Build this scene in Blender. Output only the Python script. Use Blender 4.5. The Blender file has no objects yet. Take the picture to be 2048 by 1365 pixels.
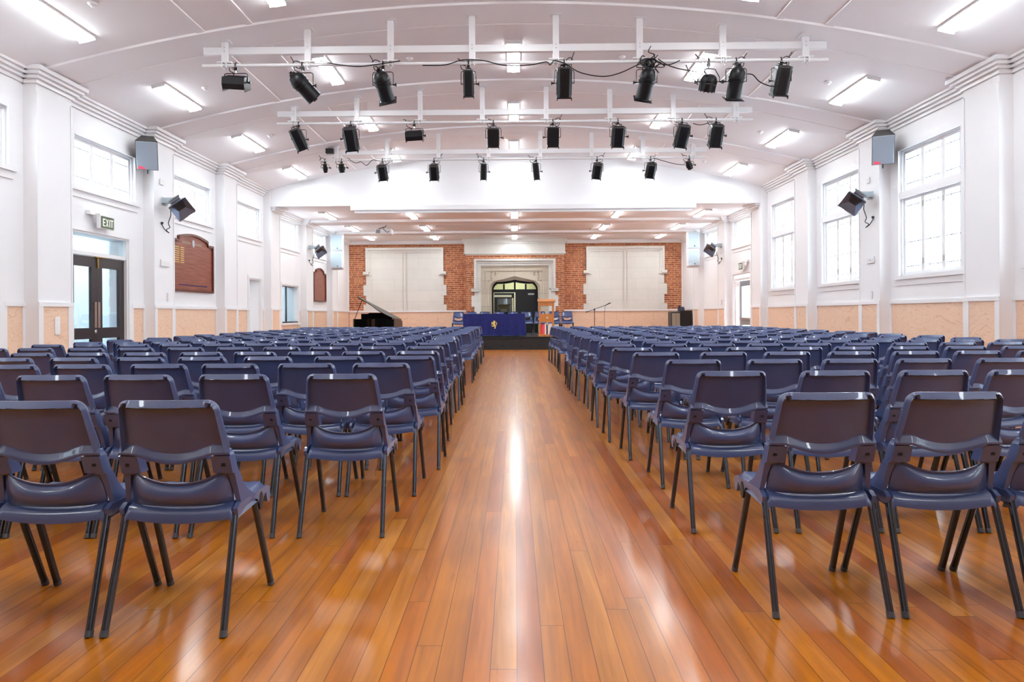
import bpy, math, random
from mathutils import Vector, Matrix
S = bpy.context.scene
COL = S.collection
random.seed(7)

# ---------------------------------------------------------------- camera
FPX, CX, CY = 1400.0, 1012.6, 630.0
CAMZ = 1.1
cam_d = bpy.data.cameras.new('camera')
cam = bpy.data.objects.new('camera', cam_d)
COL.objects.link(cam)
cam_d.sensor_width = 36.0
cam_d.lens = 36.0 * FPX / 2048
cam_d.shift_x = (1024 - CX) / 2048
cam_d.shift_y = -(682.5 - CY) / 2048
cam_d.clip_end = 300
CM = (Matrix.Rotation(0.0124, 4, 'Z') @ Matrix.Rotation(math.pi / 2, 4, 'X') @ Matrix.Rotation(-0.0058, 4, 'Z'))
cam.matrix_world = Matrix.Translation((0, 0, CAMZ)) @ CM
S.camera = cam

# ---------------------------------------------------------------- light
w = bpy.data.worlds.new('sky'); S.world = w; w.use_nodes = True
bg = w.node_tree.nodes['Background']
bg.inputs[0].default_value = (0.80, 0.915, 1.0, 1)
SKY = 9.0
bg.inputs[1].default_value = SKY
LAMP = 37.0
S.view_settings.view_transform = 'Standard'
S.view_settings.look = 'None'
S.view_settings.exposure = 0.30
S.view_settings.gamma = 1.0
S.view_settings.use_curve_mapping = False
S.cycles.max_bounces = 9
S.cycles.diffuse_bounces = 7
S.cycles.glossy_bounces = 4
S.cycles.transparent_max_bounces = 12
S.cycles.sample_clamp_indirect = 12.0
S.cycles.caustics_reflective = False
S.cycles.caustics_refractive = False


def pray(px, py):
    return CM.to_3x3() @ Vector(((px - CX) / FPX, (CY - py) / FPX, -1))
def at(px, py, Y):
    d = pray(px, py); t = Y / d.y
    return Vector((d.x * t, Y, CAMZ + d.z * t))
def atX(px, py, X):
    d = pray(px, py); t = X / d.x
    return Vector((X, d.y * t, CAMZ + d.z * t))
def atZ(px, py, Z):
    d = pray(px, py); t = (Z - CAMZ) / d.z
    return Vector((d.x * t, d.y * t, Z))

# ---------------------------------------------------------------- materials
MATS = {}
def lin(c):
    return tuple(((v / 255) / 12.92 if v / 255 <= 0.04045 else ((v / 255 + 0.055) / 1.055) ** 2.4) for v in c) + (1,)
def pmat(name, rgb, rough=0.5, metal=0.0, spec=0.5, var=0.0, vscale=6.0, coat=0.0, bump=0.0, bscale=80.0):
    m = bpy.data.materials.new(name); m.use_nodes = True
    nt = m.node_tree; b = nt.nodes['Principled BSDF']
    b.inputs['Base Color'].default_value = lin(rgb)
    b.inputs['Roughness'].default_value = rough
    b.inputs['Metallic'].default_value = metal
    b.inputs['Specular IOR Level'].default_value = spec
    b.inputs['Coat Weight'].default_value = coat
    tc = nt.nodes.new('ShaderNodeTexCoord')
    if var:
        n = nt.nodes.new('ShaderNodeTexNoise'); n.inputs['Scale'].default_value = vscale
        n.inputs['Detail'].default_value = 4
        nt.links.new(tc.outputs['Object'], n.inputs['Vector'])
        r = nt.nodes.new('ShaderNodeValToRGB')
        c = lin(rgb)
        r.color_ramp.elements[0].position = 0.3; r.color_ramp.elements[1].position = 0.7
        r.color_ramp.elements[0].color = tuple(v * (1 - var) for v in c[:3]) + (1,)
        r.color_ramp.elements[1].color = tuple(min(1, v * (1 + var)) for v in c[:3]) + (1,)
        nt.links.new(n.outputs['Fac'], r.inputs['Fac']); nt.links.new(r.outputs['Color'], b.inputs['Base Color'])
    if bump:
        n2 = nt.nodes.new('ShaderNodeTexNoise'); n2.inputs['Scale'].default_value = bscale
        nt.links.new(tc.outputs['Object'], n2.inputs['Vector'])
        bp = nt.nodes.new('ShaderNodeBump'); bp.inputs['Strength'].default_value = bump; bp.inputs['Distance'].default_value = 0.01
        nt.links.new(n2.outputs['Fac'], bp.inputs['Height']); nt.links.new(bp.outputs['Normal'], b.inputs['Normal'])
    MATS[name] = m
    return m
def emat(name, rgb, strength):
    m = bpy.data.materials.new(name); m.use_nodes = True
    nt = m.node_tree; nt.nodes.remove(nt.nodes['Principled BSDF'])
    e = nt.nodes.new('ShaderNodeEmission'); e.inputs[0].default_value = rgb + (1,); e.inputs[1].default_value = strength
    nt.links.new(e.outputs[0], nt.nodes['Material Output'].inputs[0])
    MATS[name] = m
    return m

pmat('wall', (230, 229, 230), 0.6, var=0.015, vscale=1.5)
pmat('ceiling', (240, 238, 239), 0.7, var=0.015, vscale=1.0)
pmat('gloss_white', (228, 227, 228), 0.35)
pmat('back_grey', (150, 144, 140), 0.7)
pmat('cream', (232, 226, 219), 0.5)
pmat('black', (16, 16, 18), 0.42, var=0.2, vscale=20)
pmat('black_gloss', (6, 6, 7), 0.2, spec=0.3).node_tree.nodes['Principled BSDF'].inputs['IOR'].default_value = 1.14
pmat('black_metal', (20, 21, 24), 0.38, metal=0.3, spec=0.5, var=0.15, vscale=25)
pmat('dark_grey', (58, 56, 55), 0.5)
pmat('cable', (18, 18, 20), 0.5)
pmat('leg_metal', (70, 73, 80), 0.27, metal=0.85, var=0.1, vscale=30)
pmat('leg_cap', (62, 64, 70), 0.4)
pmat('navy', (62, 76, 118), 0.32, spec=0.6, coat=0.35, var=0.06, vscale=14, bump=0.05, bscale=350)
pmat('navy_dark', (34, 40, 64), 0.5)
pmat('hole', (8, 8, 12), 0.8)  # near-black that paints the darkness inside openings
pmat('alu', (150, 154, 160), 0.4, metal=0.5)
pmat('steel', (190, 190, 192), 0.3, metal=0.9)
pmat('reflector', (150, 156, 170), 0.25, metal=0.9, var=0.15, vscale=8)
pmat('steel_plate', (170, 150, 140), 0.35, metal=0.8)
pmat('speaker_grille', (138, 144, 154), 0.55, metal=0.2, bump=0.3, bscale=500)
pmat('speaker_light', (168, 180, 188), 0.5, bump=0.1, bscale=500)
pmat('speaker_cab', (60, 58, 58), 0.6)
pmat('red', (226, 62, 70), 0.5)
pmat('pink_red', (232, 84, 104), 0.5)
pmat('door_dark', (44, 34, 38), 0.35, var=0.12, vscale=12)
pmat('brass', (160, 130, 70), 0.35, metal=0.8)
pmat('gold', (230, 205, 110), 0.5)
pmat('royal', (6, 20, 98), 0.75, var=0.25, vscale=9, bump=0.2, bscale=120)
pmat('royal_dark', (12, 18, 66), 0.8)
pmat('oak', (190, 122, 60), 0.4, var=0.15, vscale=7)
pmat('paper', (235, 232, 226), 0.7)
pmat('carpet', (34, 33, 35), 0.95, bump=0.4, bscale=200)
pmat('stage_black', (24, 24, 25), 0.5)
pmat('pale_green', (206, 222, 212), 0.6)
pmat('pale_yellow', (228, 228, 196), 0.6)
pmat('grey_wall', (226, 232, 235), 0.7)
pmat('exit_green', (88, 100, 72), 0.5)
pmat('carving', (150, 140, 126), 0.8)
pmat('lead', (140, 142, 148), 0.5)
emat('lamp', (0.90, 0.965, 1.0), LAMP)
emat('exit_white', (1.0, 1.0, 0.95), 0.9)

def glass_mat(name, tint, rough=0.02, gl=0.10):
    m = bpy.data.materials.new(name); m.use_nodes = True
    nt = m.node_tree; nt.nodes.remove(nt.nodes['Principled BSDF'])
    t = nt.nodes.new('ShaderNodeBsdfTransparent'); t.inputs[0].default_value = lin(tint)
    g = nt.nodes.new('ShaderNodeBsdfGlossy'); g.inputs['Roughness'].default_value = rough
    mx = nt.nodes.new('ShaderNodeMixShader'); mx.inputs[0].default_value = gl
    nt.links.new(t.outputs[0], mx.inputs[1]); nt.links.new(g.outputs[0], mx.inputs[2])
    nt.links.new(mx.outputs[0], nt.nodes['Material Output'].inputs[0])
    MATS[name] = m
glass_mat('glass', (252, 254, 255), gl=0.05)
glass_mat('door_glass', (236, 244, 248), gl=0.12)
glass_mat('fan_glass', (248, 248, 236), gl=0.08)
glass_mat('grey_glass', (120, 128, 132), gl=0.10)

def N(nt, t, **kw):
    n = nt.nodes.new(t)
    for k, v in kw.items(): setattr(n, k, v)
    return n
def math_node(nt, op, a, b=None, c=None):
    n = nt.nodes.new('ShaderNodeMath'); n.operation = op
    for i, v in enumerate((a, b, c)):
        if v is None: continue
        if hasattr(v, 'is_linked') or hasattr(v, 'links'): nt.links.new(v, n.inputs[i])
        else: n.inputs[i].default_value = v
    return n.outputs[0]

def floor_material():
    m = bpy.data.materials.new('floorboards'); m.use_nodes = True; MATS['floorboards'] = m
    nt = m.node_tree; b = nt.nodes['Principled BSDF']; L = nt.links.new
    tc = N(nt, 'ShaderNodeTexCoord'); sp = N(nt, 'ShaderNodeSeparateXYZ'); L(tc.outputs['Object'], sp.inputs[0])
    x, y = sp.outputs[0], sp.outputs[1]
    BW = 0.083
    xs = math_node(nt, 'DIVIDE', x, BW); col = math_node(nt, 'FLOOR', xs); fx = math_node(nt, 'FRACT', xs)
    wn = N(nt, 'ShaderNodeTexWhiteNoise', noise_dimensions='1D'); L(col, wn.inputs['W'])
    off = math_node(nt, 'MULTIPLY', wn.outputs['Value'], 7.3)
    ys = math_node(nt, 'ADD', math_node(nt, 'DIVIDE', y, 2.7), off)
    row = math_node(nt, 'FLOOR', ys); fy = math_node(nt, 'FRACT', ys)
    cmb = N(nt, 'ShaderNodeCombineXYZ'); L(col, cmb.inputs[0]); L(row, cmb.inputs[1])
    w2 = N(nt, 'ShaderNodeTexWhiteNoise', noise_dimensions='2D'); L(cmb.outputs[0], w2.inputs['Vector'])
    ramp = N(nt, 'ShaderNodeValToRGB'); cr = ramp.color_ramp
    cr.elements[0].position = 0.0; cr.elements[0].color = lin((188, 104, 44))
    cr.elements[1].position = 1.0; cr.elements[1].color = lin((224, 156, 88))
    for p, c in ((0.12, (204, 118, 50)), (0.3, (214, 132, 64)), (0.55, (210, 136, 66)), (0.8, (220, 144, 78))):
        e = cr.elements.new(p); e.color = lin(c)
    L(w2.outputs['Value'], ramp.inputs['Fac'])
    # grain stretched along the boards, shifted per board
    wv = N(nt, 'ShaderNodeVectorMath', operation='MULTIPLY_ADD')
    L(w2.outputs['Color'], wv.inputs[0]); wv.inputs[1].default_value = (9, 17, 5)
    mp = N(nt, 'ShaderNodeMapping'); L(tc.outputs['Object'], mp.inputs[0]); mp.inputs['Scale'].default_value = (26, 1.3, 1)
    L(mp.outputs[0], wv.inputs[2])
    g = N(nt, 'ShaderNodeTexNoise'); g.inputs['Scale'].default_value = 1.0; g.inputs['Detail'].default_value = 6; g.inputs['Distortion'].default_value = 0.6
    L(wv.outputs[0], g.inputs['Vector'])
    g2 = N(nt, 'ShaderNodeTexNoise'); g2.inputs['Scale'].default_value = 2.4; g2.inputs['Detail'].default_value = 5
    L(tc.outputs['Object'], g2.inputs['Vector'])
    gr = N(nt, 'ShaderNodeMapRange'); L(g.outputs['Fac'], gr.inputs[0]); gr.inputs[1].default_value = 0.3; gr.inputs[2].default_value = 0.75; gr.inputs[3].default_value = 0.6; gr.inputs[4].default_value = 1.16
    gr2 = N(nt, 'ShaderNodeMapRange'); L(g2.outputs['Fac'], gr2.inputs[0]); gr2.inputs[1].default_value = 0.3; gr2.inputs[2].default_value = 0.7; gr2.inputs[3].default_value = 0.86; gr2.inputs[4].default_value = 1.08
    mul = math_node(nt, 'MULTIPLY', gr.outputs[0], gr2.outputs[0])
    # knots and specks
    mk = N(nt, 'ShaderNodeMapping'); L(tc.outputs['Object'], mk.inputs[0]); mk.inputs['Scale'].default_value = (1.6, 1.0, 1)
    vo = N(nt, 'ShaderNodeTexVoronoi'); vo.inputs['Scale'].default_value = 7.0; L(mk.outputs[0], vo.inputs['Vector'])
    kn = N(nt, 'ShaderNodeMapRange'); L(vo.outputs['Distance'], kn.inputs[0]); kn.inputs[1].default_value = 0.02; kn.inputs[2].default_value = 0.06; kn.inputs[3].default_value = 0.35; kn.inputs[4].default_value = 1.0
    gate = N(nt, 'ShaderNodeSeparateColor'); L(vo.outputs['Color'], gate.inputs[0])
    gt = math_node(nt, 'GREATER_THAN', gate.outputs[0], 0.45)
    kn2 = math_node(nt, 'MAXIMUM', kn.outputs[0], gt)
    mul = math_node(nt, 'MULTIPLY', mul, kn2)
    # scratches: rare dark long streaks
    ms = N(nt, 'ShaderNodeMapping'); L(tc.outputs['Object'], ms.inputs[0]); ms.inputs['Scale'].default_value = (40, 3.5, 1); ms.inputs['Rotation'].default_value = (0, 0, 0.15)
    s2 = N(nt, 'ShaderNodeTexNoise'); s2.inputs['Scale'].default_value = 1.2; s2.inputs['Detail'].default_value = 2; L(ms.outputs[0], s2.inputs['Vector'])
    sr = N(nt, 'ShaderNodeMapRange'); L(s2.outputs['Fac'], sr.inputs[0]); sr.inputs[1].default_value = 0.68; sr.inputs[2].default_value = 0.76; sr.inputs[3].default_value = 1.0; sr.inputs[4].default_value = 0.7
    mul = math_node(nt, 'MULTIPLY', mul, sr.outputs[0])
    # seams
    ex = math_node(nt, 'MINIMUM', fx, math_node(nt, 'SUBTRACT', 1.0, fx))
    ey = math_node(nt, 'MINIMUM', fy, math_node(nt, 'SUBTRACT', 1.0, fy))
    sx = N(nt, 'ShaderNodeMapRange'); L(ex, sx.inputs[0]); sx.inputs[1].default_value = 0.008; sx.inputs[2].default_value = 0.024; sx.inputs[3].default_value = 0.2; sx.inputs[4].default_value = 1.0
    sy = N(nt, 'ShaderNodeMapRange'); L(ey, sy.inputs[0]); sy.inputs[1].default_value = 0.0004; sy.inputs[2].default_value = 0.001; sy.inputs[3].default_value = 0.3; sy.inputs[4].default_value = 1.0
    seam = math_node(nt, 'MULTIPLY', sx.outputs[0], sy.outputs[0])
    mul = math_node(nt, 'MULTIPLY', mul, seam)
    mx = N(nt, 'ShaderNodeMix', data_type='RGBA', blend_type='MULTIPLY'); mx.inputs[0].default_value = 1.0
    cc = N(nt, 'ShaderNodeCombineColor')
    L(math_node(nt, 'POWER', mul, 0.8), cc.inputs[0]); L(mul, cc.inputs[1]); L(math_node(nt, 'POWER', mul, 1.35), cc.inputs[2])
    L(ramp.outputs['Color'], mx.inputs[6]); L(cc.outputs[0], mx.inputs[7])
    hs = N(nt, 'ShaderNodeHueSaturation'); hs.inputs['Saturation'].default_value = 1.1; hs.inputs['Value'].default_value = 0.72
    L(mx.outputs[2], hs.inputs['Color']); L(hs.outputs[0], b.inputs['Base Color'])
    rr = N(nt, 'ShaderNodeMapRange'); L(g2.outputs['Fac'], rr.inputs[0]); rr.inputs[3].default_value = 0.278; rr.inputs[4].default_value = 0.33
    L(rr.outputs[0], b.inputs['Roughness'])
    b.inputs['Specular IOR Level'].default_value = 0.5
    b.inputs['Coat Weight'].default_value = 0.40; b.inputs['Coat Roughness'].default_value = 0.15
    bp = N(nt, 'ShaderNodeBump'); bp.inputs['Strength'].default_value = 0.10; bp.inputs['Distance'].default_value = 0.003
    nl = N(nt, 'ShaderNodeTexNoise'); nl.inputs['Scale'].default_value = 9.0; L(tc.outputs['Object'], nl.inputs['Vector'])
    h = math_node(nt, 'MULTIPLY', nl.outputs['Fac'], 0.35)
    L(h, bp.inputs['Height']); L(bp.outputs['Normal'], b.inputs['Normal'])
floor_material()

def ply_material():
    m = bpy.data.materials.new('plywood'); m.use_nodes = True; MATS['plywood'] = m
    nt = m.node_tree; b = nt.nodes['Principled BSDF']; L = nt.links.new
    tc = N(nt, 'ShaderNodeTexCoord'); mp = N(nt, 'ShaderNodeMapping'); mp.inputs['Scale'].default_value = (0.9, 0.9, 2.6)
    L(tc.outputs['Object'], mp.inputs[0])
    n = N(nt, 'ShaderNodeTexNoise'); n.inputs['Scale'].default_value = 1.5; n.inputs['Detail'].default_value = 2.5; n.inputs['Distortion'].default_value = 1.2
    L(mp.outputs[0], n.inputs['Vector'])
    rings = math_node(nt, 'FRACT', math_node(nt, 'MULTIPLY', n.outputs['Fac'], 12.0))
    r = N(nt, 'ShaderNodeValToRGB'); cr = r.color_ramp
    cr.elements[0].position = 0.0; cr.elements[0].color = lin((226, 192, 166))
    cr.elements[1].position = 1.0; cr.elements[1].color = lin((226, 192, 166))
    e = cr.elements.new(0.75); e.color = lin((228, 196, 170)); e = cr.elements.new(0.9); e.color = lin((214, 172, 140))
    L(rings, r.inputs['Fac']); L(r.outputs['Color'], b.inputs['Base Color'])
    b.inputs['Roughness'].default_value = 0.5
ply_material()

def brick_material():
    m = bpy.data.materials.new('brick'); m.use_nodes = True; MATS['brick'] = m
    nt = m.node_tree; b = nt.nodes['Principled BSDF']; L = nt.links.new
    tc = N(nt, 'ShaderNodeTexCoord'); sp = N(nt, 'ShaderNodeSeparateXYZ'); L(tc.outputs['Object'], sp.inputs[0])
    c = N(nt, 'ShaderNodeCombineXYZ'); L(math_node(nt, 'ADD', sp.outputs[0], sp.outputs[1]), c.inputs[0]); L(sp.outputs[2], c.inputs[1])
    br = N(nt, 'ShaderNodeTexBrick'); L(c.outputs[0], br.inputs['Vector'])
    br.inputs['Scale'].default_value = 1.0; br.inputs['Mortar Size'].default_value = 0.009
    br.inputs['Brick Width'].default_value = 0.28; br.inputs['Row Height'].default_value = 0.081; br.inputs['Mortar Smooth'].default_value = 0.1
    br.offset = 0.5; br.offset_frequency = 2; br.squash = 0.72; br.squash_frequency = 3
    br.inputs['Color1'].default_value = lin((152, 84, 50)); br.inputs['Color2'].default_value = lin((190, 118, 74)); br.inputs['Mortar'].default_value = lin((226, 176, 146))
    br.inputs['Bias'].default_value = 0.0
    n = N(nt, 'ShaderNodeTexNoise'); n.inputs['Scale'].default_value = 6; n.inputs['Detail'].default_value = 5; L(tc.outputs['Object'], n.inputs['Vector'])
    hv = N(nt, 'ShaderNodeHueSaturation'); L(br.outputs['Color'], hv.inputs['Color'])
    mr = N(nt, 'ShaderNodeMapRange'); L(n.outputs['Fac'], mr.inputs[0]); mr.inputs[3].default_value = 0.6; mr.inputs[4].default_value = 1.15
    L(mr.outputs[0], hv.inputs['Value']); L(hv.outputs[0], b.inputs['Base Color'])
    b.inputs['Roughness'].default_value = 0.75
    bp = N(nt, 'ShaderNodeBump'); bp.inputs['Strength'].default_value = 0.5; bp.inputs['Distance'].default_value = 0.006; bp.invert = True
    L(br.outputs['Fac'], bp.inputs['Height']); L(bp.outputs['Normal'], b.inputs['Normal'])
brick_material()

def stone_material(name, c1, c2, jw, jh, joint):
    m = bpy.data.materials.new(name); m.use_nodes = True; MATS[name] = m
    nt = m.node_tree; b = nt.nodes['Principled BSDF']; L = nt.links.new
    tc = N(nt, 'ShaderNodeTexCoord'); sp = N(nt, 'ShaderNodeSeparateXYZ'); L(tc.outputs['Object'], sp.inputs[0])
    c = N(nt, 'ShaderNodeCombineXYZ'); L(sp.outputs[0], c.inputs[0]); L(math_node(nt, 'ADD', sp.outputs[2], 0.08), c.inputs[1])
    br = N(nt, 'ShaderNodeTexBrick'); L(c.outputs[0], br.inputs['Vector'])
    br.inputs['Scale'].default_value = 1.0; br.inputs['Mortar Size'].default_value = 0.006
    br.inputs['Brick Width'].default_value = jw; br.inputs['Row Height'].default_value = jh
    br.inputs['Color1'].default_value = lin(c1); br.inputs['Color2'].default_value = lin(c2); br.inputs['Mortar'].default_value = lin(joint)
    n = N(nt, 'ShaderNodeTexNoise'); n.inputs['Scale'].default_value = 2.2; n.inputs['Detail'].default_value = 6; L(tc.outputs['Object'], n.inputs['Vector'])
    hv = N(nt, 'ShaderNodeHueSaturation'); L(br.outputs['Color'], hv.inputs['Color'])
    mr = N(nt, 'ShaderNodeMapRange'); L(n.outputs['Fac'], mr.inputs[0]); mr.inputs[3].default_value = 0.92; mr.inputs[4].default_value = 1.06
    L(mr.outputs[0], hv.inputs['Value']); L(hv.outputs[0], b.inputs['Base Color'])
    b.inputs['Roughness'].default_value = 0.8
stone_material('stone', (216, 213, 206), (212, 209, 203), 0.95, 0.43, (200, 197, 190))
stone_material('stone_warm', (202, 190, 172), (190, 178, 160), 0.9, 0.5, (150, 140, 126))

def board_material():
    m = bpy.data.materials.new('mahogany'); m.use_nodes = True; MATS['mahogany'] = m
    nt = m.node_tree; b = nt.nodes['Principled BSDF']; L = nt.links.new
    tc = N(nt, 'ShaderNodeTexCoord'); mp = N(nt, 'ShaderNodeMapping'); mp.inputs['Scale'].default_value = (1, 1.2, 34); L(tc.outputs['Object'], mp.inputs[0])
    n = N(nt, 'ShaderNodeTexNoise'); n.inputs['Scale'].default_value = 1.6; n.inputs['Detail'].default_value = 4; L(mp.outputs[0], n.inputs['Vector'])
    r = N(nt, 'ShaderNodeValToRGB'); cr = r.color_ramp
    cr.elements[0].position = 0.35; cr.elements[0].color = lin((112, 52, 38)); cr.elements[1].position = 0.7; cr.elements[1].color = lin((158, 88, 66))
    L(n.outputs['Fac'], r.inputs['Fac']); L(r.outputs['Color'], b.inputs['Base Color']); b.inputs['Roughness'].default_value = 0.4
board_material()
pmat('mahogany_frame', (96, 42, 30), 0.35)

# ---------------------------------------------------------------- mesh kit
class MB:
    k = 0
    def __init__(s): s.v = []; s.f = []; s.m = []; s.sm = []
    def add(s, vs, fs, mi=0, smooth=False, M=None):
        o = len(s.v)
        s.v += [tuple(M @ Vector(p)) if M is not None else tuple(p) for p in vs]
        for f in fs: s.f.append(tuple(i + o for i in f)); s.m.append(mi); s.sm.append(smooth)
        return s
    def box(s, a, b, mi=0, M=None, bev=0.0):
        x0, y0, z0 = (min(a[i], b[i]) for i in range(3)); x1, y1, z1 = (max(a[i], b[i]) for i in range(3))
        if bev <= 0:
            MB.k = (MB.k + 1) % 11; e_ = MB.k * 0.00012
            x0 -= e_; y0 -= e_; x1 += e_; y1 += e_; z1 += e_
            vs = [(x, y, z) for z in (z0, z1) for y in (y0, y1) for x in (x0, x1)]
            fs = [(0, 2, 3, 1), (4, 5, 7, 6), (0, 1, 5, 4), (2, 6, 7, 3), (0, 4, 6, 2), (1, 3, 7, 5)]
            return s.add(vs, fs, mi, False, M)
        e = bev; cx, cy, cz = (x0 + x1) / 2, (y0 + y1) / 2, (z0 + z1) / 2
        hx, hy, hz = (x1 - x0) / 2, (y1 - y0) / 2, (z1 - z0) / 2
        vs = []; idx = {}
        for sx in (-1, 1):
            for sy in (-1, 1):
                for sz in (-1, 1):
                    for ax in range(3):
                        p = [sx * (hx - e), sy * (hy - e), sz * (hz - e)]
                        p[ax] = (sx, sy, sz)[ax] * (hx, hy, hz)[ax]
                        idx[(sx, sy, sz, ax)] = len(vs); vs.append((cx + p[0], cy + p[1], cz + p[2]))
        fs = []
        for ax in range(3):
            o = [i for i in range(3) if i != ax]
            for sg in (-1, 1):
                q = []
                for a_, b_ in ((-1, -1), (1, -1), (1, 1), (-1, 1)):
                    k = [0, 0, 0]; k[ax] = sg; k[o[0]] = a_; k[o[1]] = b_
                    q.append(idx[(*k, ax)])
                if (sg < 0) != (ax == 1): q.reverse()
                fs.append(tuple(q))
        for ax in range(3):
            o = [i for i in range(3) if i != ax]
            for a_ in (-1, 1):
                for b_ in (-1, 1):
                    k0 = [0, 0, 0]; k1 = [0, 0, 0]
                    k0[ax] = -1; k1[ax] = 1
                    for k in (k0, k1): k[o[0]] = a_; k[o[1]] = b_
                    fs.append((idx[(*k0, o[0])], idx[(*k1, o[0])], idx[(*k1, o[1])], idx[(*k0, o[1])]))
        for sx in (-1, 1):
            for sy in (-1, 1):
                for sz in (-1, 1):
                    fs.append(tuple(idx[(sx, sy, sz, a_)] for a_ in range(3)))
        return s.add(vs, fs, mi, False, M)
    def tube(s, pts, r, n=10, mi=0, M=None, closed=False, caps=True, ell=None):
        pts = [Vector(p) for p in pts]; k = len(pts); vs = []; fs = []
        rs = r if isinstance(r, (list, tuple)) else [r] * k
        up = None
        for i, p in enumerate(pts):
            if closed: d = pts[(i + 1) % k] - pts[i - 1]
            else: d = pts[min(i + 1, k - 1)] - pts[max(i - 1, 0)]
            d.normalize()
            if up is None:
                up = Vector((0, 0, 1)) if abs(d.z) < 0.9 else Vector((0, 1, 0))
            a = d.cross(up).normalized(); bb = a.cross(d).normalized(); up = bb
            for j in range(n):
                t = 2 * math.pi * j / n
                ra, rb = (rs[i], rs[i]) if ell is None else (rs[i] * ell[0], rs[i] * ell[1])
                vs.append(p + a * math.cos(t) * ra + bb * math.sin(t) * rb)
        rng = k if closed else k - 1
        for i in range(rng):
            i2 = (i + 1) % k
            for j in range(n):
                fs.append((i * n + j, i * n + (j + 1) % n, i2 * n + (j + 1) % n, i2 * n + j))
        s.add(vs, fs, mi, True, M)
        if caps and not closed:
            s.add(vs[:n], [tuple(range(n))[::-1]], mi, False, M); s.add(vs[-n:], [tuple(range(n))], mi, False, M)
        return s
    def lathe(s, prof, n=24, mi=0, M=None, smooth=True, caps=True):
        # prof: list of (r, z), around z
        vs = []; fs = []
        for r, z in prof:
            for j in range(n):
                t = 2 * math.pi * j / n; vs.append((r * math.cos(t), r * math.sin(t), z))
        for i in range(len(prof) - 1):
            for j in range(n):
                fs.append((i * n + j, i * n + (j + 1) % n, (i + 1) * n + (j + 1) % n, (i + 1) * n + j))
        if caps: fs += [tuple(range(n))[::-1], tuple(range((len(prof) - 1) * n, len(prof) * n))]
        o = len(s.f); s.add(vs, fs, mi, smooth, M)
        if caps: s.sm[-1] = False; s.sm[-2] = False
        return s
    def prism(s, outline, a, b, plane='xz', mi=0, M=None):
        # outline 2-D, extruded from a to b along the third axis
        n = len(outline)
        def P(u, v, w_):
            return {'xz': (u, w_, v), 'yz': (w_, u, v), 'xy': (u, v, w_)}[plane]
        vs = [P(u, v, a) for u, v in outline] + [P(u, v, b) for u, v in outline]
        fs = [tuple(range(n)), tuple(range(2 * n - 1, n - 1, -1))] + [(i, i + n, (i + 1) % n + n, (i + 1) % n) for i in range(n)]
        return s.add(vs, fs, mi, False, M)
    def build(s, name, mats, parent=None, loc=None, fix=True):
        me = bpy.data.meshes.new(name); me.from_pydata(s.v, [], s.f)
        if isinstance(mats, str): mats = [mats]
        for m_ in mats: me.materials.append(MATS[m_])
        me.polygons.foreach_set('material_index', s.m); me.polygons.foreach_set('use_smooth', s.sm)
        if fix:
            import bmesh
            bm = bmesh.new(); bm.from_mesh(me)
            bmesh.ops.recalc_face_normals(bm, faces=bm.faces); bm.to_mesh(me); bm.free()
        me.update()
        if any(s.sm): me.set_sharp_from_angle(angle=math.radians(34))
        o = bpy.data.objects.new(name, me); COL.objects.link(o)
        if parent is not None: o.parent = parent
        if loc is not None: o.location = loc
        return o
def weld(o, d=1e-5):
    import bmesh
    bm = bmesh.new(); bm.from_mesh(o.data); bmesh.ops.remove_doubles(bm, verts=bm.verts, dist=d)
    bmesh.ops.recalc_face_normals(bm, faces=bm.faces); bm.to_mesh(o.data); bm.free(); o.data.update()
    return o
def thing(name, label, cat, loc=(0, 0, 0), rz=0.0, group=None):
    o = bpy.data.objects.new(name, None); COL.objects.link(o); o.empty_display_size = 0.1
    o.location = loc; o.rotation_euler = (0, 0, rz); o['label'] = label; o['category'] = cat
    if group: o['group'] = group
    return o
def tag(o, label, cat, group=None):
    o['label'] = label; o['category'] = cat
    if group: o['group'] = group
    return o
def struct(o):
    o['kind'] = 'structure'; return o
def dup(root, loc, rz, label, group=None):
    r = root.copy(); COL.objects.link(r); r.location = loc; r.rotation_euler = (0, 0, rz); r['label'] = label
    if group: r['group'] = group
    for ch in list(root.children):
        c = ch.copy(); COL.objects.link(c); c.parent = r
        for g in list(ch.children):
            d = g.copy(); COL.objects.link(d); d.parent = c
    return r
TR = [0]
def trim(mb, mats, parent=None):
    TR[0] += 1
    return struct(mb.build('trim_%d' % TR[0], mats))
def rotM(piv, tilt=0, lean=0, pan=0):
    return Matrix.Translation(piv) @ Matrix.Rotation(pan, 4, 'Z') @ Matrix.Rotation(lean, 4, 'Y') @ Matrix.Rotation(tilt, 4, 'X')

# ================================================================ ROOM SHELL
W = 6.6            # half width of the hall
PD = 0.18          # pier depth
PIERS = [-2.83, 0.21, 3.25, 6.29, 9.33, 12.37, 15.38, 18.33, 21.45, 24.50]
PW = 0.75
YB, YF, YBH = -5.2, 27.6, 18.33
ZF = 4.04          # flat ceiling of the far part
def vault(x): return 5.28 - 0.0205 * x * x

struct(MB().box((-W - 0.3, YB - 0.3, -0.2), (W + 0.3, YF + 0.3, 0)).build('floor', 'floorboards'))

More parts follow.
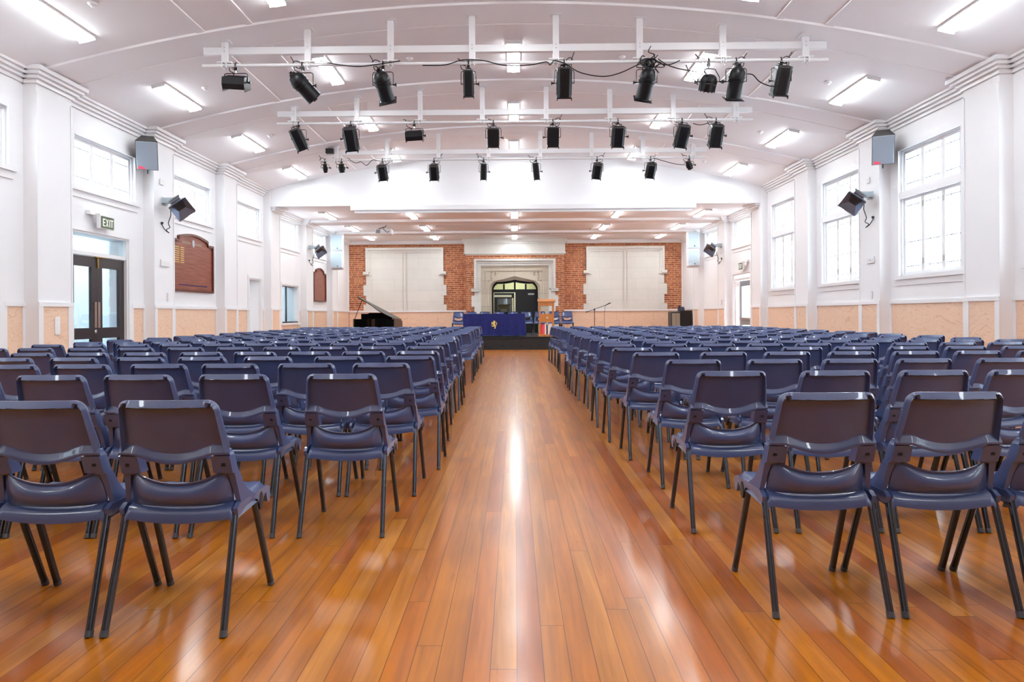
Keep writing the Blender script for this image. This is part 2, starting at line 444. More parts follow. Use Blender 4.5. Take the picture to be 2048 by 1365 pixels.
def wall_slab(name, s, y0, y1, z1, holes):
    mb = MB(); xi, xo = s * W, s * (W + 0.3)
    ys = sorted({y0, y1} | {h[0] for h in holes} | {h[1] for h in holes})
    zs = sorted({0.0, z1} | {h[2] for h in holes} | {h[3] for h in holes})
    def solid(i, j):
        if i < 0 or j < 0 or i >= len(ys) - 1 or j >= len(zs) - 1: return False
        yc, zc = (ys[i] + ys[i + 1]) / 2, (zs[j] + zs[j + 1]) / 2
        return not any(h[0] < yc < h[1] and h[2] < zc < h[3] for h in holes)
    def q(*p): mb.add(p, [(0, 1, 2, 3)])
    for i in range(len(ys) - 1):
        for j in range(len(zs) - 1):
            if not solid(i, j): continue
            a, b, c, d = ys[i], ys[i + 1], zs[j], zs[j + 1]
            q((xi, a, c), (xi, b, c), (xi, b, d), (xi, a, d)); q((xo, a, c), (xo, a, d), (xo, b, d), (xo, b, c))
            if not solid(i - 1, j): q((xi, a, c), (xi, a, d), (xo, a, d), (xo, a, c))
            if not solid(i + 1, j): q((xi, b, c), (xo, b, c), (xo, b, d), (xi, b, d))
            if not solid(i, j - 1): q((xi, a, c), (xo, a, c), (xo, b, c), (xi, b, c))
            if not solid(i, j + 1): q((xi, a, d), (xi, b, d), (xo, b, d), (xo, a, d))
    return struct(weld(mb.build(name, 'wall')))

def win_y(k):      # window of the bay that ends at pier k
    return (PIERS[k] - 1.99, PIERS[k] - 0.27)
left_win = [(k, 3.08, 3.88) for k in range(1, 10)]
right_win = [(k, 1.72 if k <= 7 else 3.08, 3.88) for k in range(1, 10)]
D_L1 = (7.55, 8.85, 0, 2.42); D_L2 = (10.30, 11.86, 0, 2.42); D_L4 = (17.27, 18.06, 0, 2.05); D_SV = (19.70, 21.22, 0.90, 2.00)
D_R5 = (19.66, 21.20, 0, 2.26)
wall_slab('wall_left', -1, YB, YF, 4.75, [(*win_y(k), a, b) for k, a, b in left_win] + [D_L1, D_L2, D_L4, D_SV])
wall_slab('wall_right', 1, YB, YF, 4.75, [(*win_y(k), a, b) for k, a, b in right_win] + [D_R5])
# back wall (behind the camera) and the far end wall of brick
struct(MB().box((-W - 0.3, YB - 0.3, 0), (W + 0.3, YB, 5.6)).build('wall_back', 'back_grey'))

# vaulted ceiling, flat far ceiling, bulkhead between them
def arch_sheet(x0, x1, y0, y1, dz0, dz1, n=48):
    """solid band following the vault, from dz0 (under) to dz1 (over)"""
    vs = []; fs = []
    for i in range(n + 1):
        x = x0 + (x1 - x0) * i / n; z = vault(x)
        vs += [(x, y0, z + dz0), (x, y1, z + dz0), (x, y1, z + dz1), (x, y0, z + dz1)]
    for i in range(n):
        a = i * 4; b = a + 4
        for j in range(4): fs.append((a + j, a + (j + 1) % 4, b + (j + 1) % 4, b + j))
    fs += [(0, 3, 2, 1), (n * 4, n * 4 + 1, n * 4 + 2, n * 4 + 3)]
    return vs, fs
mb = MB(); v_, f_ = arch_sheet(-W - 0.3, W + 0.3, YB - 0.3, YBH + 0.2, 0, 0.15); mb.add(v_, f_, 0, False)
struct(mb.build('ceiling', 'ceiling'))
mb = MB(); mb.box((-W - 0.3, YBH + 0.15, ZF), (W + 0.3, YF + 0.3, ZF + 0.15)); struct(mb.build('ceiling', 'ceiling'))
n = 40
out = [(-W, 3.99), (W, 3.99)] + [(W - 2 * W * i / n, vault(W - 2 * W * i / n) + 0.02) for i in range(n + 1)]
struct(MB().prism(out, YBH + 0.04, YBH + 0.22, 'xz').build('wall_bulkhead', 'wall'))
# ribs of the vault: a shallow band with a batten on either edge
for p in PIERS[:7]:
    mb = MB()
    for a, b, d in ((p + 0.04, p + 0.71, -0.010), (p, p + 0.09, -0.032), (p + 0.69, p + 0.74, -0.018)):
        v_, f_ = arch_sheet(-W, W, a, b, d, 0.02); mb.add(v_, f_)
    trim(mb, 'ceiling')
# battens running along the vault between the ribs
edges = PIERS[:8]
for i in range(len(edges) - 1):
    y0, y1 = edges[i] + 0.74, edges[i + 1]
    mb = MB()
    for s in (-1, 1):
        for xa, xb in ((3.49, 3.58), (4.13, 4.24)):
            v_, f_ = arch_sheet(s * xa, s * xb, y0, y1, -0.018, 0.01, 2); mb.add(v_, f_)
    trim(mb, 'ceiling')
for p in PIERS[8:]:
    mb = MB(); mb.box((-W, p, ZF - 0.05), (W, p + PW, ZF + 0.02)); mb.box((-W, p - 0.04, ZF - 0.075), (W, p + 0.06, ZF + 0.01)); mb.box((-W, p + PW - 0.05, ZF - 0.065), (W, p + PW, ZF))
    trim(mb, 'ceiling')
# piers
for s in (-1, 1):
    for k, p in enumerate(PIERS):
        top = 4.35 if p < 18 else ZF
        mb = MB(); mb.box((s * W, p, 0), (s * (W - PD), p + PW, 4.5 if p < 17 else (vault(W) if p < 19 else ZF)))
        trim(mb, 'wall')
        mb = MB()                              # framed plywood panel and corner beads on the face of the pier
        xf = s * (W - PD)
        mb.box((xf, p + 0.0, 0), (xf - s * 0.022, p + 0.09, 1.30)); mb.box((xf, p + PW - 0.12, 0), (xf - s * 0.022, p + PW, 1.30))
        mb.box((xf, p, 1.25), (xf - s * 0.026, p + PW, 1.31)); mb.box((xf, p, 0), (xf - s * 0.03, p + PW, 0.14))
        mb.box((xf, p + PW - 0.03, 1.31), (xf - s * 0.012, p + PW, top - 0.2))
        mb.box((xf, p, 1.31), (xf - s * 0.012, p + 0.025, top - 0.2))
        trim(mb, 'gloss_white')
        trim(MB().box((xf, p + 0.09, 0.14), (xf - s * 0.008, p + PW - 0.12, 1.25)), 'plywood')
# cornice: stepped moulding that breaks forward round each pier
def cornice(s, pts_y, zt, h):
    for (y0, y1, proud) in pts_y:
        mb = MB(); x = s * (W - proud)
        e = 0.10 if proud else 0.0
        for dx, za, zb in ((0.16, -0.055, 0.0), (0.12, -0.10, -0.055), (0.075, -0.145, -0.10), (0.03, -h, -0.145)):
            ee = (dx if proud else 0)
            mb.box((s * W, y0 - ee, zt + za), (x - s * dx, y1 + ee, zt + zb))
        trim(mb, 'gloss_white')
for s in (-1, 1):
    segs = []; segs2 = []
    for k, p in enumerate(PIERS):
        (segs if p < 17 else segs2).append((p, p + PW, PD))
        nx = PIERS[k + 1] if k + 1 < len(PIERS) else YF
        if p < 18: segs.append((p + PW, nx, 0))
        else: segs2.append((p + PW if p > 19 else YBH + 0.18, nx, 0))
    segs.append((YB, PIERS[0], 0))
    cornice(s, segs, 4.45, 0.2)
    segs2 = [(max(a, YBH + 0.18), b, c) for a, b, c in segs2]
    cornice(s, segs2, ZF, 0.17)

# dado: plywood panels with white rail, stiles and skirting along the side walls
def dado(s, y0, y1, x=None):
    xw = s * W
    mb = MB(); mb.box((xw, y0, 1.25), (xw - s * 0.03, y1, 1.31)); mb.box((xw, y0, 0), (xw - s * 0.03, y1, 0.14))
    mb.box((xw, y0, 0), (xw - s * 0.022, y0 + 0.05, 1.25)); mb.box((xw, y1 - 0.05, 0), (xw - s * 0.022, y1, 1.25))
    trim(mb, 'gloss_white')
    if y1 - y0 > 0.16:
        trim(MB().box((xw, y0 + 0.05, 0.14), (xw - s * 0.008, y1 - 0.05, 1.25)), 'plywood')
HOLES_L = [D_L1, D_L2, D_L4]; HOLES_R = [D_R5]
for s, hs in ((-1, HOLES_L), (1, HOLES_R)):
    st = [YB] + [p + PW for p in PIERS]; en = PIERS + [YF]
    for a, b in zip(st, en):
        cuts = [h for h in hs if a < h[0] < b]
        if cuts:
            h = cuts[0]
            if h[0] - 0.1 - a > 0.1: dado(s, a, h[0] - 0.09)
            if b - h[1] - 0.1 > 0.1: dado(s, h[1] + 0.09, b)
        elif s < 0 and a < 20 < b:
            mb = MB(); mb.box((-W, a, 0.14), (-W + 0.008, b, 0.84)); trim(mb, 'plywood')
            trim(MB().box((-W, a, 0.84), (-W + 0.03, D_SV[0] - 0.07, 1.31)).box((-W, a, 0), (-W + 0.03, b, 0.14)), 'gloss_white')
            trim(MB().box((-W, D_SV[1] + 0.07, 0.84), (-W + 0.01, b, 1.25)), 'plywood')
        else: dado(s, a, b)

# ---------------------------------------------------------------- windows
WN = [0]
def window(s, y0, y1, z0, z1):
    WN[0] += 1
    root = bpy.data.objects.new('window_%d' % WN[0], None); COL.objects.link(root); root['kind'] = 'structure'
    xw = s * W; xg = s * (W + 0.10)
    def bx(mb, ya, yb, za, zb, xa=0.0, xb=0.1): mb.box((s * (W + xa), ya, za), (s * (W + xb), yb, zb))
    fr = MB()                                   # architrave, sill and outer frame
    for ya, yb, za, zb in ((y0 - 0.06, y0 + 0.02, z0 - 0.02, z1 + 0.06), (y1 - 0.02, y1 + 0.06, z0 - 0.02, z1 + 0.06), (y0 - 0.06, y1 + 0.06, z1 - 0.02, z1 + 0.06)):
        bx(fr, ya, yb, za, zb, -0.02, 0.0)
    bx(fr, y0 - 0.1, y1 + 0.1, z0 - 0.06, z0 + 0.0, -0.05, 0.16)
    bx(fr, y0 - 0.06, y1 + 0.06, z0 - 0.16, z0 - 0.06, -0.018, 0.0)
    for ya, yb, za, zb in ((y0, y0 + 0.04, z0, z1), (y1 - 0.04, y1, z0, z1), (y0, y1, z1 - 0.04, z1), (y0, y1, z0, z0 + 0.03)):
        bx(fr, ya, yb, za, zb, 0.04, 0.16)
    rows = [(z0 + 0.03, z1 - 0.04, False)]
    if z1 - z0 > 1.5:
        zt = 3.09
        bx(fr, y0, y1, zt - 0.05, zt + 0.06, 0.0, 0.16)
        rows = [(zt + 0.06, z1 - 0.04, False), (z0 + 0.03, zt - 0.05, True)]
    o = fr.build('window_frame', 'gloss_white', root); 
    iw = (y1 - y0 - 0.08) / 3
    for za, zb, tall in rows:
        for i in range(3):
            a = y0 + 0.04 + i * iw + 0.004; b = a + iw - 0.008
            sa = MB(); t = 0.042
            for q in ((a, a + t, za, zb), (b - t, b, za, zb), (a, b, zb - t, zb), (a, b, za, za + t)):
                bx(sa, *q, 0.07, 0.11)
            if tall and i in (0, 1):
                for zq in (za + 0.15, zb - 0.2): sa.box((s * (W + 0.062), b - 0.012, zq), (s * (W + 0.07), b + 0.016, zq + 0.09), 1)
            so = sa.build('sash', ['gloss_white', 'steel'], root)
            h = zb - za
            g = MB(); bx(g, a + t, b - t, za + t, zb - t, 0.088, 0.092); g.build('pane', 'glass', so)
            ld = MB()                           # lead bars
            fr_ = (0.2, 0.8) if not tall else (0.1, 0.42, 0.9)
            for f in fr_:
                zq = za + h * f; bx(ld, a + t, b - t, zq - 0.006, zq + 0.006, 0.082, 0.098)
            for f in ((0.3, 0.7) if z1 - z0 > 1.5 else ()):
                yq = a + (b - a) * f; bx(ld, yq - 0.003, yq + 0.003, za + t, zb - t, 0.084, 0.096)
            ld.build('lead_bars', 'lead', so)
    # a portal in the opening guides the sky light through it
    L = bpy.data.lights.new('window_portal', 'AREA'); L.shape = 'RECTANGLE'; L.size = z1 - z0 - 0.02; L.size_y = y1 - y0 - 0.02
    L.cycles.is_portal = True
    lo = bpy.data.objects.new('window_portal', L); COL.objects.link(lo)
    lo.location = (s * (W + 0.28), (y0 + y1) / 2, (z0 + z1) / 2)
    lo.rotation_euler = (0, s * math.pi / 2, 0)
for k, a, b in left_win: window(-1, *win_y(k), a, b)
for k, a, b in right_win: window(1, *win_y(k), a, b)

# ---------------------------------------------------------------- doors
def architrave(s, h, wd=0.09, bottom=False):
    mb = MB(); y0, y1, z0, z1 = h
    X0, X1 = s * (W - 0.025), s * (W + 0.02)
    mb.box((X0, y0 - wd, z0), (X1, y0, z1 + wd)); mb.box((X0, y1, z0), (X1, y1 + wd, z1 + wd)); mb.box((X0, y0, z1), (X1, y1, z1 + wd))
    if bottom: mb.box((s * (W - 0.05), y0 - wd, z0 - 0.06), (X1, y1 + wd, z0))
    # jamb linings
    mb.box((s * W, y0, z0), (s * (W + 0.3), y0 + 0.03, z1)); mb.box((s * W, y1 - 0.03, z0), (s * (W + 0.3), y1, z1)); mb.box((s * W, y0, z1 - 0.03), (s * (W + 0.3), y1, z1))
    trim(mb, 'gloss_white')
DN = [0]
def door_root():
    DN[0] += 1
    r = bpy.data.objects.new('door_%d' % DN[0], None); COL.objects.link(r); r['kind'] = 'structure'; return r
def glazed_leaf(root, s, y0, y1, mat, gmat, zt, hinge_low, x=0.05, name='leaf'):
    st = 0.14
    mb = MB(); xa, xb = s * (W + x), s * (W + x + 0.045)
    mb.box((xa, y0, 0.01), (xb, y0 + st, zt)); mb.box((xa, y1 - st, 0.01), (xb, y1, zt))
    for za, zb in ((0.01, 0.22), (0.76, 0.93), (zt - 0.16, zt)): mb.box((xa, y0 + st, za), (xb, y1 - st, zb))
    lf = mb.build(name, mat, root)
    g = MB(); g.box((xa + s * 0.018, y0 + st, 0.22), (xa + s * 0.026, y1 - st, 0.76)); g.box((xa + s * 0.018, y0 + st, 0.93), (xa + s * 0.026, y1 - st, zt - 0.16))
    g.build('pane', gmat, lf)
    return lf
# left wall: two pairs of dark doors with a glazed light above
for h in (D_L1, D_L2):
    architrave(-1, h)
    r = door_root(); y0, y1, _, z1 = h; ym = (y0 + y1) / 2 - 0.02
    mb = MB(); mb.box((-W - 0.02, y0 + 0.03, 2.06), (-W - 0.12, y1 - 0.03, 2.12)); mb.build('transom_bar', 'gloss_white', r)
    MB().box((-W - 0.06, y0 + 0.03, 2.12), (-W - 0.068, y1 - 0.03, z1 - 0.03)).build('transom_pane', 'door_glass', r)
    for a, b in ((y0 + 0.035, ym - 0.002), (ym + 0.002, y1 - 0.035)):
        lf = glazed_leaf(r, -1, a, b, 'door_dark', 'door_glass', 2.05, True)
        yy = ym - 0.075 if a < ym - 0.1 else ym + 0.015
        MB().box((-W - 0.042, yy, 0.93), (-W - 0.05, yy + 0.06, 1.34)).build('push_plate', 'steel_plate', lf)
    mb = MB().lathe([(0.03, 0), (0.03, 0.012), (0.018, 0.02)], 16, 0, Matrix.Translation((-W - 0.05, ym - 0.05, 0.87)) @ Matrix.Rotation(math.pi / 2, 4, 'Y'))
    mb.build('lock', 'steel', r)
    MB().box((-W - 0.03, ym - 0.01, 1.88), (-W - 0.05, ym + 0.02, 2.06)).box((-W - 0.015, ym - 0.08, 2.045), (-W - 0.05, ym + 0.2, 2.06)).build('door_bolt', 'brass', r)
# white door ajar
architrave(-1, D_L4, 0.07)
r = door_root(); y0, y1 = D_L4[:2]
mb = MB(); M_ = Matrix.Translation((-W - 0.03, y1 - 0.04, 0)) @ Matrix.Rotation(math.radians(-62), 4, 'Z')
mb.box((-0.02, -0.72, 0.01), (0.02, 0, 2.01), M=M_); lf = mb.build('leaf', 'gloss_white', r)
MB().box((-0.05, -0.67, 0.98), (0.05, -0.64, 1.01), M=M_).box((0.03, -0.67, 0.985), (0.05, -0.55, 1.005), M=M_).build('door_handle', 'leg_metal', lf)
# servery hatch
architrave(-1, D_SV, 0.07, True)
r = bpy.data.objects.new('window_%d' % (WN[0] + 1), None); COL.objects.link(r); r['kind'] = 'structure'
ym = (D_SV[0] + D_SV[1]) / 2
MB().box((-W - 0.10, D_SV[0] + 0.03, 0.93), (-W - 0.108, ym, 1.97)).build('pane', 'door_glass', r)
MB().box((-W - 0.13, ym - 0.03, 0.93), (-W - 0.138, D_SV[1] - 0.03, 1.97)).build('pane', 'door_glass', r)
MB().box((-W - 0.095, ym - 0.012, 0.93), (-W - 0.14, ym + 0.012, 1.97)).box((-W - 0.09, D_SV[0] + 0.03, 1.955), (-W - 0.15, D_SV[1] - 0.03, 1.975)).build('track', 'dark_grey', r)
MB().box((-W + 0.01, D_SV[0] + 0.03, 0.9), (-W - 0.2, D_SV[1] - 0.03, 0.935)).build('sill', 'black', r)
# right wall: exit door of aluminium, standing open to the daylight
architrave(1, D_R5, 0.09)
r = door_root()
MB().box((W + 0.02, 19.69, 2.07), (W + 0.12, 21.17, 2.14)).build('transom_bar', 'gloss_white', r)
MB().box((W + 0.06, 19.69, 2.14), (W + 0.068, 21.17, 2.23)).build('transom_pane', 'glass', r)
lf = glazed_leaf(r, 1, 19.70, 20.72, 'alu', 'glass', 2.05, True, 0.04) if 'alu' in MATS else None
MB().box((W + 0.02, 19.72, 0.92), (W + 0.035, 20.70, 0.98)).box((W + 0.005, 19.8, 0.94), (W + 0.02, 20.62, 0.965)).build('push_bar', 'steel', lf)
MB().box((W + 0.04, 20.74, 0.01), (W + 0.085, 20.84, 2.05)).box((W + 0.04, 21.10, 0.01), (W + 0.085, 21.17, 2.05)).box((W + 0.04, 20.84, 1.9), (W + 0.085, 21.10, 2.05)).build('leaf', 'gloss_white', r)
MB().box((W + 0.06, 20.84, 0.01), (W + 0.066, 21.10, 1.9)).build('pane', 'glass', r)
L = bpy.data.lights.new('door_portal', 'AREA'); L.shape = 'RECTANGLE'; L.size = 2.2; L.size_y = 1.5; L.cycles.is_portal = True
lo = bpy.data.objects.new('door_portal', L); COL.objects.link(lo); lo.location = (W + 0.28, 20.43, 1.13); lo.rotation_euler = (0, math.pi / 2, 0)
# ground outside and the rooms behind the left wall
struct(MB().box((W + 0.3, -10, -0.4), (W + 30, 40, -0.15)).box((-W - 30, -10, -0.4), (-W - 3.2, 40, -0.15)).build('floor', 'grey_wall'))
mb = MB()
for (a, b) in ((6.9, 13.0), (16.6, 22.0)):
    x1, x2 = -W - 0.3, -W - 2.6
    mb.box((x1, a, -0.05), (x2, b, 0.0)); mb.box((x1, a, 2.75), (x2, b, 2.8)); mb.box((x2, a, 0), (x2 - 0.05, b, 2.8))
    mb.box((x1, a, 0), (x2, a - 0.05, 2.8)); mb.box((x1, b, 0), (x2, b + 0.05, 2.8))
struct(mb.build('wall_corridor', 'grey_wall'))

# ---------------------------------------------------------------- far end wall
DW = 0.9
def tudor(hw, zs, za, r=0.3, n=10):
    """half-outline of a four-centred arch from (hw, zs) to (0, za)"""
    pts = []
    th = math.radians(62)
    cx, cz = hw - r, zs
    for i in range(n + 1):
        t = th * i / n; pts.append((cx + r * math.cos(t), cz + r * math.sin(t)))
    p0 = pts[-1]; d = (-math.sin(th), math.cos(th)); q = (p0[0] * 0.55, za - p0[0] * 0.55 * 0.24)
    for i in range(1, n + 1):
        t = i / n
        pts.append(((1 - t) ** 2 * p0[0] + 2 * t * (1 - t) * q[0], (1 - t) ** 2 * p0[1] + 2 * t * (1 - t) * q[1] + t * t * za))
    return pts
def arch_path(hw, zs, za, r=0.3, z0=0.0):
    h = tudor(hw, zs, za, r)
    return [(hw, z0)] + h + [(-x, z) for x, z in h[:-1][::-1]] + [(-hw, z0)]
def frame_prism(mb, outer, inner, ya, yb, mi=0):
    """outer and inner are open paths running right foot -> top -> left foot; resampled strips between"""
    k = len(inner)
    vs = []; fs = []
    for (x, z), (u, v) in zip(outer, inner):
        vs += [(x, ya, z), (u, ya, v), (u, yb, v), (x, yb, z)]
    for i in range(k - 1):
        a = i * 4; b = a + 4
        for j in range(4): fs.append((a + j, a + (j + 1) % 4, b + (j + 1) % 4, b + j))
    mb.add(vs, fs, mi)
def rect_for(path, hw, zt, z0=0.0):
    """points of a rectangle outline matched by index to an arch path"""
    n = len(path); out = []
    side = n // 4
    for i in range(n):
        if i == 0: out.append((hw, z0))
        elif i == n - 1: out.append((-hw, z0))
        elif i <= side: out.append((hw, z0 + (zt - z0) * (0.6 + 0.4 * i / side)))
        elif i >= n - 1 - side: out.append((-hw, z0 + (zt - z0) * (0.6 + 0.4 * (n - 1 - i) / side)))
        else: t = (i - side) / (n - 1 - 2 * side); out.append((hw - 2 * hw * t, zt))
    return out
YP = 27.12
mb = MB()
def holed(mb, X, Z, ya, yb, hx=1.10, hz=2.78):
    mb.box((-X, ya, 0), (-hx, yb, Z)); mb.box((hx, ya, 0), (X, yb, Z)); mb.box((-hx, ya, hz), (hx, yb, Z))
holed(mb, W + 0.3, 4.2, YF, YF + 0.3)
struct(mb.build('wall_far', 'brick'))
mb = MB(); holed(mb, 1.90, 4.04, YP, YF - 0.002)
struct(mb.build('wall_far', 'brick'))
# white beads framing the brickwork
mb = MB()
for s in (-1, 1):
    mb.box((s * (W - 0.05), YF - 0.04, 1.25), (s * W, YF, 4.0)); mb.box((s * 1.9, YF - 0.12, ZF - 0.14), (s * W, YF, ZF))
    mb.box((s * 1.9, YF - 0.05, 1.225), (s * W, YF, 1.285)); mb.box((s * 1.9, YF - 0.03, 0), (s * W, YF, 0.14))
trim(mb, 'gloss_white')
for s in (-1, 1):
    mb = MB(); xs = [1.9, 3.05, 4.25, 5.45, 6.55]
    for a, b in zip(xs, xs[1:]): mb.box((s * (a + 0.003), YF - 0.012, 0.14), (s * (b - 0.003), YF, 1.23))
    trim(mb, 'plywood')
# stone frieze over the door projection
mb = MB()
mb.box((-1.95, YP - 0.06, 3.52), (1.95, YF - 0.001, 3.92)); mb.box((-2.03, YP - 0.14, 3.92), (2.03, YF - 0.001, ZF)); mb.box((-1.99, YP - 0.10, 3.86), (1.99, YF - 0.001, 3.92))
mb.box((-1.98, YP - 0.09, 3.46), (1.98, YF - 0.001, 3.52)); mb.box((-1.93, YP - 0.04, 3.42), (1.93, YF - 0.001, 3.46))
trim(mb, 'stone')
# blind stone windows left and right
for s in (-1, 1):
    cx = s * 4.335; mb = MB(); hw = 1.53
    def R(xa, xb, za, zb, d): mb.box((cx + xa, YF - d, za), (cx + xb, YF, zb))
    R(-hw + 0.12, hw - 0.12, 1.285, 3.6, 0.03)                       # infill
    R(-hw, hw, 3.68, 3.76, 0.17); R(-hw + 0.05, hw - 0.05, 3.63, 3.68, 0.11); R(-hw + 0.08, hw - 0.08, 3.57, 3.63, 0.07)          # label mould
    for q in (-1, 1):
        R(q * (hw - 0.08), q * hw, 2.80, 3.68, 0.17); R(q * (hw - 0.13), q * (hw - 0.08), 2.80, 3.62, 0.11); R(q * (hw - 0.18), q * (hw - 0.13), 2.80, 3.57, 0.07)
        R(q * (hw - 0.12), q * (hw + 0.10), 2.72, 2.82, 0.17); R(q * (hw - 0.20), q * (hw + 0.12), 2.68, 2.72, 0.10)
        for i, (za, zb) in enumerate(((2.30, 2.68), (1.88, 2.30), (1.52, 1.88), (1.285, 1.52))):
            e = 0.11 if i % 2 else 0.0
            R(q * (hw - 0.24), q * (hw + e), za + 0.003, zb - 0.003, 0.05)
    R(-0.10, -0.075, 1.285, 3.57, 0.045); R(-0.04, 0.04, 1.285, 3.57, 0.06); R(0.075, 0.10, 1.285, 3.57, 0.045)
    trim(mb, 'stone')
# doorway surround
mb = MB()
P0 = arch_path(1.06, 2.05, 2.68, 0.42)
def RR(hw, zt): return rect_for(P0, hw, zt)
for ho, zo, hi, zi, d in ((1.57, 3.26, 1.49, 3.18, 0.20), (1.49, 3.18, 1.40, 3.09, 0.13), (1.40, 3.09, 1.31, 3.0, 0.09)):
    mb.box((-ho, YP - d, zi), (ho, YP, zo))
    for q in (-1, 1): mb.box((q * hi, YP - d, 2.1), (q * ho, YP, zi))
for q in (-1, 1):
    mb.box((q * 1.31, YP - 0.06, 0), (q * 1.57, YP, 2.12)); mb.box((q * 1.40, YP - 0.14, 2.0), (q * 1.68, YP, 2.12))
    for za, zb in ((1.42, 1.84), (0.55, 1.0)): mb.box((q * 1.5, YP - 0.06, za), (q * 1.68, YP, zb))
trim(mb, 'stone')
mb = MB()
for hw, zt, d in ((1.31, 3.0, 0.03), (1.24, 2.93, -0.02)):
    pass
mb.box((-1.31, YP - 0.03, 2.93), (1.31, YP + 0.05, 3.0)); mb.box((-1.24, YP - 0.01, 2.86), (1.24, YP + 0.05, 2.93)); mb.box((-1.13, YP - 0.04, 2.80), (1.13, YP + 0.05, 2.86))
for q in (-1, 1):
    mb.box((q * 1.24, YP - 0.03, 0), (q * 1.31, YP + 0.05, 2.93)); mb.box((q * 1.13, YP - 0.01, 0), (q * 1.24, YP + 0.05, 2.86)); mb.box((q * 1.07, YP - 0.04, 0), (q * 1.13, YP + 0.05, 2.80))
frame_prism(mb, rect_for(P0, 1.08, 2.81), P0, YP - 0.01, YP + 0.02)
P1 = arch_path(1.0, 2.06, 2.59, 0.38); P2 = arch_path(0.95, 2.07, 2.53, 0.36); P3 = arch_path(0.90, 2.08, 2.47, 0.34)
frame_prism(mb, P0, P1, YP - 0.03, YP + 0.1); frame_prism(mb, P1, P2, YP + 0.04, YP + 0.2); frame_prism(mb, P2, P3, YP + 0.1, YP + 0.46)
frame_prism(mb, rect_for(P3, 1.16, 2.84), P3, YP + 0.2, YF + 0.31)
trim(mb, 'stone_warm')
mb = MB()                                       # carved leaves in the spandrels
for q in (-1, 1):
    rr = random.Random(3)
    for i in range(30):
        fx_, fz_ = rr.random(), rr.random()
        if fx_ + fz_ > 1.15: continue
        cx_, cz_ = q * (1.03 - fx_ * 0.42), 2.76 - fz_ * 0.42
        r0 = 0.016 + rr.random() * 0.02; a0 = rr.random() * 6
        pts = [(cx_ + q * r0 * (1 - a * 0.08) * math.cos(a0 + a * 0.8), YP - 0.016, cz_ + r0 * (1 - a * 0.08) * math.sin(a0 + a * 0.8)) for a in range(7)]
        mb.tube(pts, 0.007, 6)
trim(mb, 'carving')
# black arched doors
r = door_root(); yd = YF - 0.02
mb = MB()
frame_prism(mb, P3, arch_path(0.84, 2.06, 2.39, 0.30), yd, yd + 0.08)
mb.box((-0.85, yd, 1.98), (0.85, yd + 0.08, 2.10))
for x in (-0.43, 0.0, 0.43): mb.box((x - 0.035, yd, 2.08), (x + 0.035, yd + 0.08, 2.41 - abs(x) * 0.24))
fr = mb.build('door_frame', 'black', r)
mb = MB(); A = [(x * 0.98, z - 0.01) for x, z in arch_path(0.86, 2.07, 2.41, 0.3, 2.08)]
mb.prism(A, yd + 0.035, yd + 0.042, 'xz'); mb.build('fanlight_pane', 'fan_glass', r)
mb = MB().box((0.02, yd + 0.01, 0.0), (0.84, yd + 0.06, 1.98)); rl = mb.build('leaf', 'black', r)
MB().box((0.52, yd - 0.03, 1.88), (0.76, yd + 0.01, 1.94)).build('door_closer', 'steel', rl)
mb = MB(); M_ = Matrix.Translation((-0.82, yd + 0.04, 0)) @ Matrix.Rotation(math.radians(8), 4, 'Z')
for a in ((0.0, 0.13, 0.0, 1.96), (0.70, 0.80, 0.0, 1.96), (0.13, 0.70, 1.74, 1.80), (0.13, 0.70, 1.88, 1.96), (0.13, 0.70, 0.0, 0.3)):
    mb.box((a[0], -0.02, a[2]), (a[1], 0.02, a[3]), M=M_)
ll = mb.build('leaf', 'black', r)
MB().box((0.13, -0.004, 0.3), (0.70, 0.004, 1.74), M=M_).build('pane', 'grey_glass', ll)
MB().box((0.0, -0.03, 1.80), (0.68, -0.015, 1.88), M=M_).box((0.71, -0.03, 0.2), (0.77, -0.015, 1.76), M=M_).build('reveal_strip', 'pale_yellow', ll)
# lobby behind the arched doors
mb = MB(); y2 = YF + 2.6
mb.box((-1.8, YF + 0.3, -0.05), (1.8, y2, 0)); mb.box((-1.8, y2, 0), (1.8, y2 + 0.05, 3)); mb.box((-1.85, YF + 0.3, 0), (-1.8, y2, 3)); mb.box((1.8, YF + 0.3, 0), (1.85, y2, 3)); mb.box((-1.8, YF + 0.3, 2.95), (1.8, y2, 3.0))
struct(mb.build('wall_lobby', 'pale_yellow'))

# ================================================================ CEILING LIGHTS
def lamp_parts(root, L=1.24):
    b = MB().box((-0.11, -L / 2, -0.026), (0.11, L / 2, 0.0), bev=0.004).box((-0.105, -L / 2 - 0.012, -0.055), (0.105, -L / 2, 0)).box((-0.105, L / 2, -0.055), (0.105, L / 2 + 0.012, 0))
    b.build('lamp_base', 'gloss_white', root)
    n = 8; prof = [(0.10 * math.cos(math.pi * i / n), -0.024 - 0.034 * math.sin(math.pi * i / n) ** 0.7) for i in range(n + 1)]
    MB().prism(prof, -L / 2 + 0.002, L / 2 - 0.002, 'xz').build('lamp_diffuser', 'lamp', root)
bays = [(-1.3, 'v'), (1.8, 'v'), (4.9, 'v'), (8.25, 'v'), (11.28, 'v'), (14.3, 'v'), (17.3, 'v'), (20.35, 'f'), (23.4, 'f'), (26.1, 'f')]
ORD = ['first', 'second', 'third', 'fourth', 'fifth', 'sixth', 'seventh', 'eighth', 'ninth', 'tenth', 'eleventh', 'twelfth', 'thirteenth', 'fourteenth', 'fifteenth', 'sixteenth', 'seventeenth', 'eighteenth', 'nineteenth', 'twentieth']
XS = [(-5.45, 'by the left wall'), (-3.0, 'left of centre'), (0.0, 'on the centre line'), (3.0, 'right of centre'), (5.45, 'by the right wall')]
proto = None
